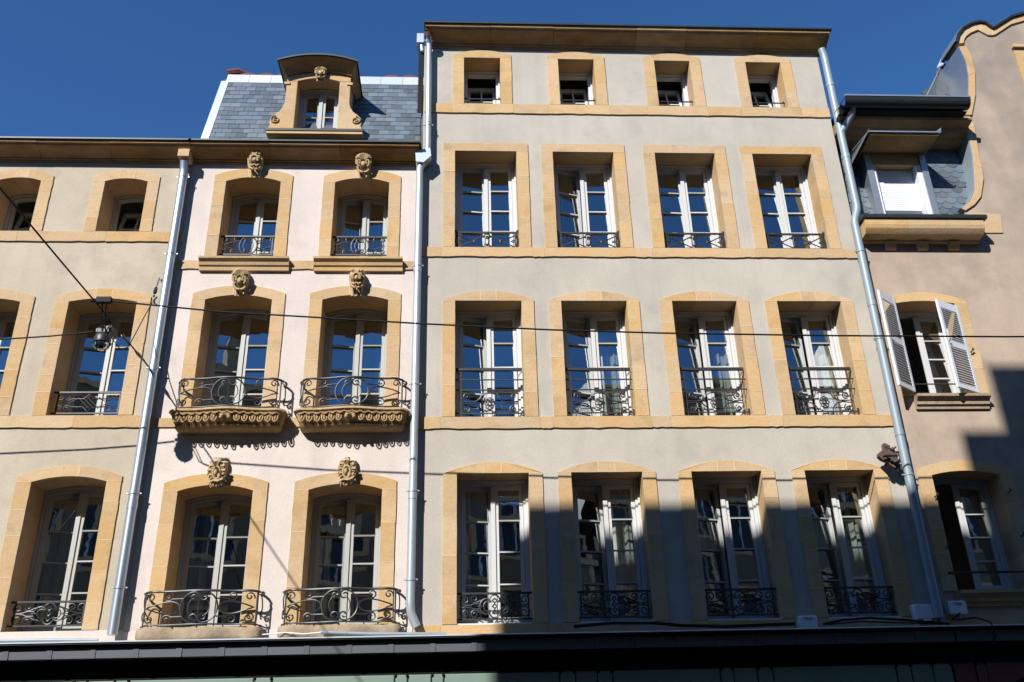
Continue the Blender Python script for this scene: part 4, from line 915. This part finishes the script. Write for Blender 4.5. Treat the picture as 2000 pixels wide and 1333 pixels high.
def rbox(wd, dp, ht, taper=.0, r=.02):
    mb = MB(); v = []; f = []
    def ring(y, e): return [(-wd/2+e+r, y, -ht/2+e), (wd/2-e-r, y, -ht/2+e), (wd/2-e, y, -ht/2+e+r), (wd/2-e+taper, y, ht/2-e-r), (wd/2-e-r+taper, y, ht/2-e), (-wd/2+e+r-taper, y, ht/2-e), (-wd/2+e-taper, y, ht/2-e-r), (-wd/2+e, y, -ht/2+e+r)]
    for y, e in ((0, 0), (-dp+r, 0), (-dp, r*.8)): v += ring(y, e)
    for k in (0, 8): f += [(k+i, k+(i+1) % 8, k+8+(i+1) % 8, k+8+i) for i in range(8)]
    f += [tuple(range(8)), tuple(range(23, 15, -1))]; return mb.add(v, f)
for lab, loc in (('small white junction box between the two rightmost grey house windows, standing on the cornice', (4.76, -.03, 3.42)), ('small white junction box on the tan house, right of the alarm siren', (6.91, -.03, 3.585))):
    t = tag(part('junction_box', rbox(.26, .12, .19), 'boxwhite', None, loc), lab, 'box', 'white junction boxes on the facade')
    letters('TSAS', .055, t, (0, -.122, .03)); part('cable_gland', MB().tube([(.03, -.06, -.09), (.03, -.06, -.13)], .015, 8), 'boxwhite', t)
t = tag(part('alarm_siren', rbox(.27, .10, .29, .02, .025), 'boxwhite', None, (6.42, -.03, 3.50)), 'white alarm siren with an orange lower half beside the right downpipe', 'alarm')
part('beacon', rbox(.225, .03, .10, .006, .012), 'orange', t, (.005, -.092, -.10)); part('badge', MB().box(-.05, .06, -.128, -.122, -.085, -.06), 'boxwhite', t)
# rusty fitting
rf = thing('iron_fitting', 'rusty brown iron fitting jutting from the grey wall beside the right downpipe', 'fitting', (6.35, -.22, 5.78))
mb = MB(); rng = random.Random(4)
mb.prism([(-.18, -.02), (-.14, -.07), (-.07, -.10), (-.04, -.16), (.02, -.20), (.08, -.17), (.09, -.08), (.11, -.02), (.08, .06), (.06, .12), (.0, .10), (-.02, .17), (-.07, .18), (-.08, .10), (-.12, .05), (-.17, .03)], -.03, .06)
mb.prism([(-.13, -.03), (-.05, -.08), (.0, -.14), (.05, -.12), (.06, -.03), (.04, .05), (-.03, .08), (-.07, .13), (-.06, .05), (-.12, .02)], -.10, -.031)
for q in range(16): mb.ell((rng.uniform(-.15, .07), rng.uniform(-.1, .05), rng.uniform(-.15, .13)), (rng.uniform(.015, .04), .03, rng.uniform(.012, .03)), 7, 5)
mb.tube([(-.05, -.1, .09), (.0, -.13, .05), (.06, -.11, .09)], .014, 6)
part('housing', mb, 'rust', rf)
mb = MB()
for i in range(6): mb.tube([(.0+.025*i, .02, -.14), (.02+.03*i, .01, -.20-.02*(i % 3))], [.014, .006], 5)
part('spikes', mb, 'rust', rf); part('arm', MB().tube([(.05, .05, .05), (.2, .12, .09), (.24, .2, .10)], .018, 6).tube([(.05, .05, -.1), (.2, .12, -.12), (.25, .2, -.13)], .02, 6), 'iron', rf); part('lens', MB().ell((-.0, -.08, .04), (.03, .03, .02), 8, 6), 'chrome', rf)

# ================================================================== CABLES AND STREET LAMP
def sag(a, b, s, n=24): return [tuple(Vector(a).lerp(Vector(b), t)-Vector((0, 0, s*4*t*(1-t)))) for t in lin(0, 1, n)]
Wp = (-4.689, -.10, 7.31); J = (-4.782, -1.95, 7.366)
far = (-5.45, -14.15, 8.05)
t = thing('cable', 'black stay cable slanting from the galvanised downpipe across the street to the upper left', 'cable', Wp)
off = lambda p, o: tuple(Vector(p)-Vector(o))
part('wire', MB().tube([off(Wp, Wp)]+[off(p, Wp) for p in sag(J, far, .12)], .011, 6), 'cable', t)
part('turnbuckle', MB().tube([off((-4.69, -.25, 7.315), Wp), off((-4.71, -.5, 7.322), Wp), off((-4.72, -.62, 7.326), Wp)], [.012, .026, .012], 8).tube([off((-4.73, -.8, 7.33), Wp), off((-4.745, -1.1, 7.34), Wp)], .02, 8), 'iron', t)
part('anchor', MB().ell((0, .06, 0), (.04, .05, .04), 8, 6), 'chrome', t)
R_END = (13.5, -1.75, 7.05)
t = thing('cable', 'black cable with a connector strung along the street in front of the grey house', 'cable', J)
pts = [(-4.661, -1.95, 7.435), (-3.2, -1.92, 7.29), (-1.7, -1.9, 7.20), (-.5, -1.88, 7.13), (1.2, -1.86, 7.05), (2.7, -1.84, 7.01), (5.0, -1.82, 6.98), (7.6, -1.80, 6.97), (10, -1.78, 7.0), R_END]
part('wire', MB().tube([off(p, J) for p in pts], .013, 6), 'cable', t)
part('connector', MB().box(-.03, .16, -.035, .035, .04, .115).tube([(-.10, 0, .065), (-.03, 0, .075)], .02, 8), 'cable', t)
t = thing('cable', 'black cable running from the hanging street lamp to the left edge', 'cable', (-5.05, -1.35, 7.27))
part('wire', MB().tube([off(p, (-5.05, -1.35, 7.27)) for p in [(-5.05, -1.35, 7.27), (-5.6, -1.35, 7.205), (-6.26, -1.35, 7.155), (-8.0, -1.35, 7.08), (-12, -1.35, 7.2)]], .012, 6), 'cable', t)
LP = (-4.90, -1.35, 7.20)
lamp = thing('street_lamp', 'small hanging street lamp with a shiny round reflector on crossing cables', 'street lamp', LP)
part('housing', MB().tube([(0, 0, .06), (0, 0, .03), (0, 0, -.03), (0, 0, -.10)], [.04, .085, .112, .11], 16), 'iron', lamp)
rim = MB().tube([(.113*cos(a), .113*sin(a), -.10) for a in lin(0, 2*pi*.97, 22)], .012, 6, True)
part('rim', rim, 'iron', lamp, ang=60)
part('reflector', MB().tube([(0, 0, -.10), (0, 0, -.14), (0, 0, -.19), (0, 0, -.215)], [.105, .102, .075, .025], 16), 'chrome', lamp, ang=60)
mb = MB()
for k in range(8): a = k*pi/4; mb.tube([(.108*cos(a), .108*sin(a), -.10), (.105*cos(a), .105*sin(a), -.145), (.05*cos(a), .05*sin(a), -.215)], .006, 5)
part('cage', mb, 'iron', lamp, ang=60)
mb = MB().box(-.09, .08, -.05, .05, .05, .10).box(-.03, .10, -.03, .06, .10, .15)
for q in range(9): mb.ell((random.uniform(-.1,.12), random.uniform(-.06,.06), random.uniform(.05,.17)), (.025, .025, .02), 6, 4)
part('clamp', mb, 'iron', lamp)
for dxx, b in ((0, .0), (.05, .03)):
    part('feed_wire', MB().tube([off((-4.74+dxx, -1.93, 7.40), LP), off((-4.76+dxx, -1.85, 7.28-b), LP), off((-4.82+dxx, -1.6, 7.16-b), LP), off((-4.88+dxx, -1.4, 7.32), LP)], .009, 6), 'cable', lamp)
Bp = (-4.725, -.10, 8.56)
t = thing('wall_bracket', 'black cable bracket with insulators fixed beside the galvanised downpipe', 'bracket', Bp)
part('strain_rod', MB().tube([(.0, 0, .26), (-.01, -.03, .1)], .014, 6).tube([(.04, .0, .22), (.02, .08, .22)], .02, 6), 'chrome', t)
part('insulator', MB().tube([(-.012, -.03, .08), (-.016, -.035, .04), (-.02, -.04, -.02), (-.024, -.04, -.05)], [.015, .03, .03, .015], 8), 'iron', t)
mb = MB()
for q in range(6): mb.ell((-.02+random.uniform(-.02,.05), -.03, -.08-.03*q), (.02, .02, .018), 6, 4)
part('clamp', mb, 'iron', t)
part('feed_wire', MB().tube([off(p, Bp) for p in [(-4.76, -.14, 8.36), (-4.78, -.3, 8.05), (-4.76, -.6, 7.6), (-4.70, -.95, 7.22), (-4.72, -1.15, 7.10), (-4.82, -1.3, 7.22)]], .008, 6), 'cable', t)

# ================================================================== OPPOSITE SIDE OF THE STREET (seen in the panes and by its shadow; tall end blocks added to cut sky light)
S0 = -14.2
def opp(label, x0, x1, z, m, cols, ch=None):
    t = thing('townhouse', label, 'house', ((x0+x1)/2, S0, 0), 'houses across the street')
    cx = (x0+x1)/2; fl = [4.6+3.1*i for i in range(int((z-5.6)/3.1)+1)]; ww = .5
    hs = []
    for zz in fl:
        for c in range(cols):
            xc = x0+(x1-x0)*(c+.5)/cols; hs.append((xc-cx-ww, xc-cx+ww, zz, zz+1.9))
    wl = wall('wall', x0-cx, x1-cx, 0, z, hs, m, t, .3, -.3)
    part('roof', MB().add([(x0-cx,.0,z+.001),(x1-cx,.0,z+.001),(x1-cx,-9,z+.8),(x0-cx,-9,z+.8),(x0-cx,-9,0),(x1-cx,-9,0),(x0-cx,-.31,z-.2),(x1-cx,-.31,z-.2)], [(0,1,2,3),(3,2,5,4),(0,3,4,6),(1,7,5,2),(0,6,7,1)]), 'slate_dark', t)
    part('back_room', MB().box(x0-cx+.05, x1-cx-.05, -1.2, -.9, .1, z-.3), 'room', t)
    for a, b, c, d in hs:
        wd = part('window', MB().box(a, a+.06, -.22, -.16, c, d).box(b-.06, b, -.22, -.16, c, d).box((a+b)/2-.04, (a+b)/2+.04, -.22, -.16, c, d).box(a+.06, b-.06, -.215, -.165, c, c+.06).box(a+.06, b-.06, -.215, -.165, d-.06, d), 'white', t)
        part('pane', MB().box(a+.06, b-.06, -.195, -.19, c+.06, d-.06), 'darkglass', wd)
        part('surround', MB().box(a-.16, a, -.05, .03, c-.15, d+.18).box(b, b+.16, -.05, .03, c-.15, d+.18).box(a, b, -.05, .03, d, d+.18).box(a, b, -.05, .03, c-.15, c), 'stone', t)
    part('cornice', MB().box(x0-cx, x1-cx, .001, .12, z-.25, z-.02), 'stone', t)
    if ch:
        for a, b, y0, y1, zt in ch: part('chimney', MB().box(a-cx, b-cx, y0-S0-.0, y1-S0, z-1.5, zt), 'stone_grey', t)
    return t
opp('low cream house across the street, mirrored in the left windows', -24, -8.73, 14.2, 'opp1', 7)
opp('tall grey house across the street whose flat eave throws the shadow over the lower right', -8.73, -.93, 16.84, 'opp2', 4, [(-1.63, -.93, -15.0, -14.25, 18.06)])
opp('narrow cream house across the street with a high stepped chimney wall', -.93, 1.2, 13.3, 'opp1', 1, [(-.93, 1.1, -15.1, -14.25, 19.16)])
opp('low cream house across the street right of the stepped chimney', 1.2, 4.0, 12.2, 'opp1', 2)
opp('tall grey house across the street, mirrored dark in the middle grey house windows', 4.0, 9.8, 17.0, 'opp2', 4)
opp('low cream house across the street at the far right', 9.8, 15, 12.2, 'opp1', 3)
opp('unseen tall block added across the street beyond the right edge to cut sky light', 15, 40, 21, 'opp2', 9)  # out of view, height raised to hold sky fill off the facades
opp('unseen tall block added across the street beyond the left edge to cut sky light', -50, -24, 18.5, 'opp2', 9)  # unseen block, made tall to screen sky light from the left
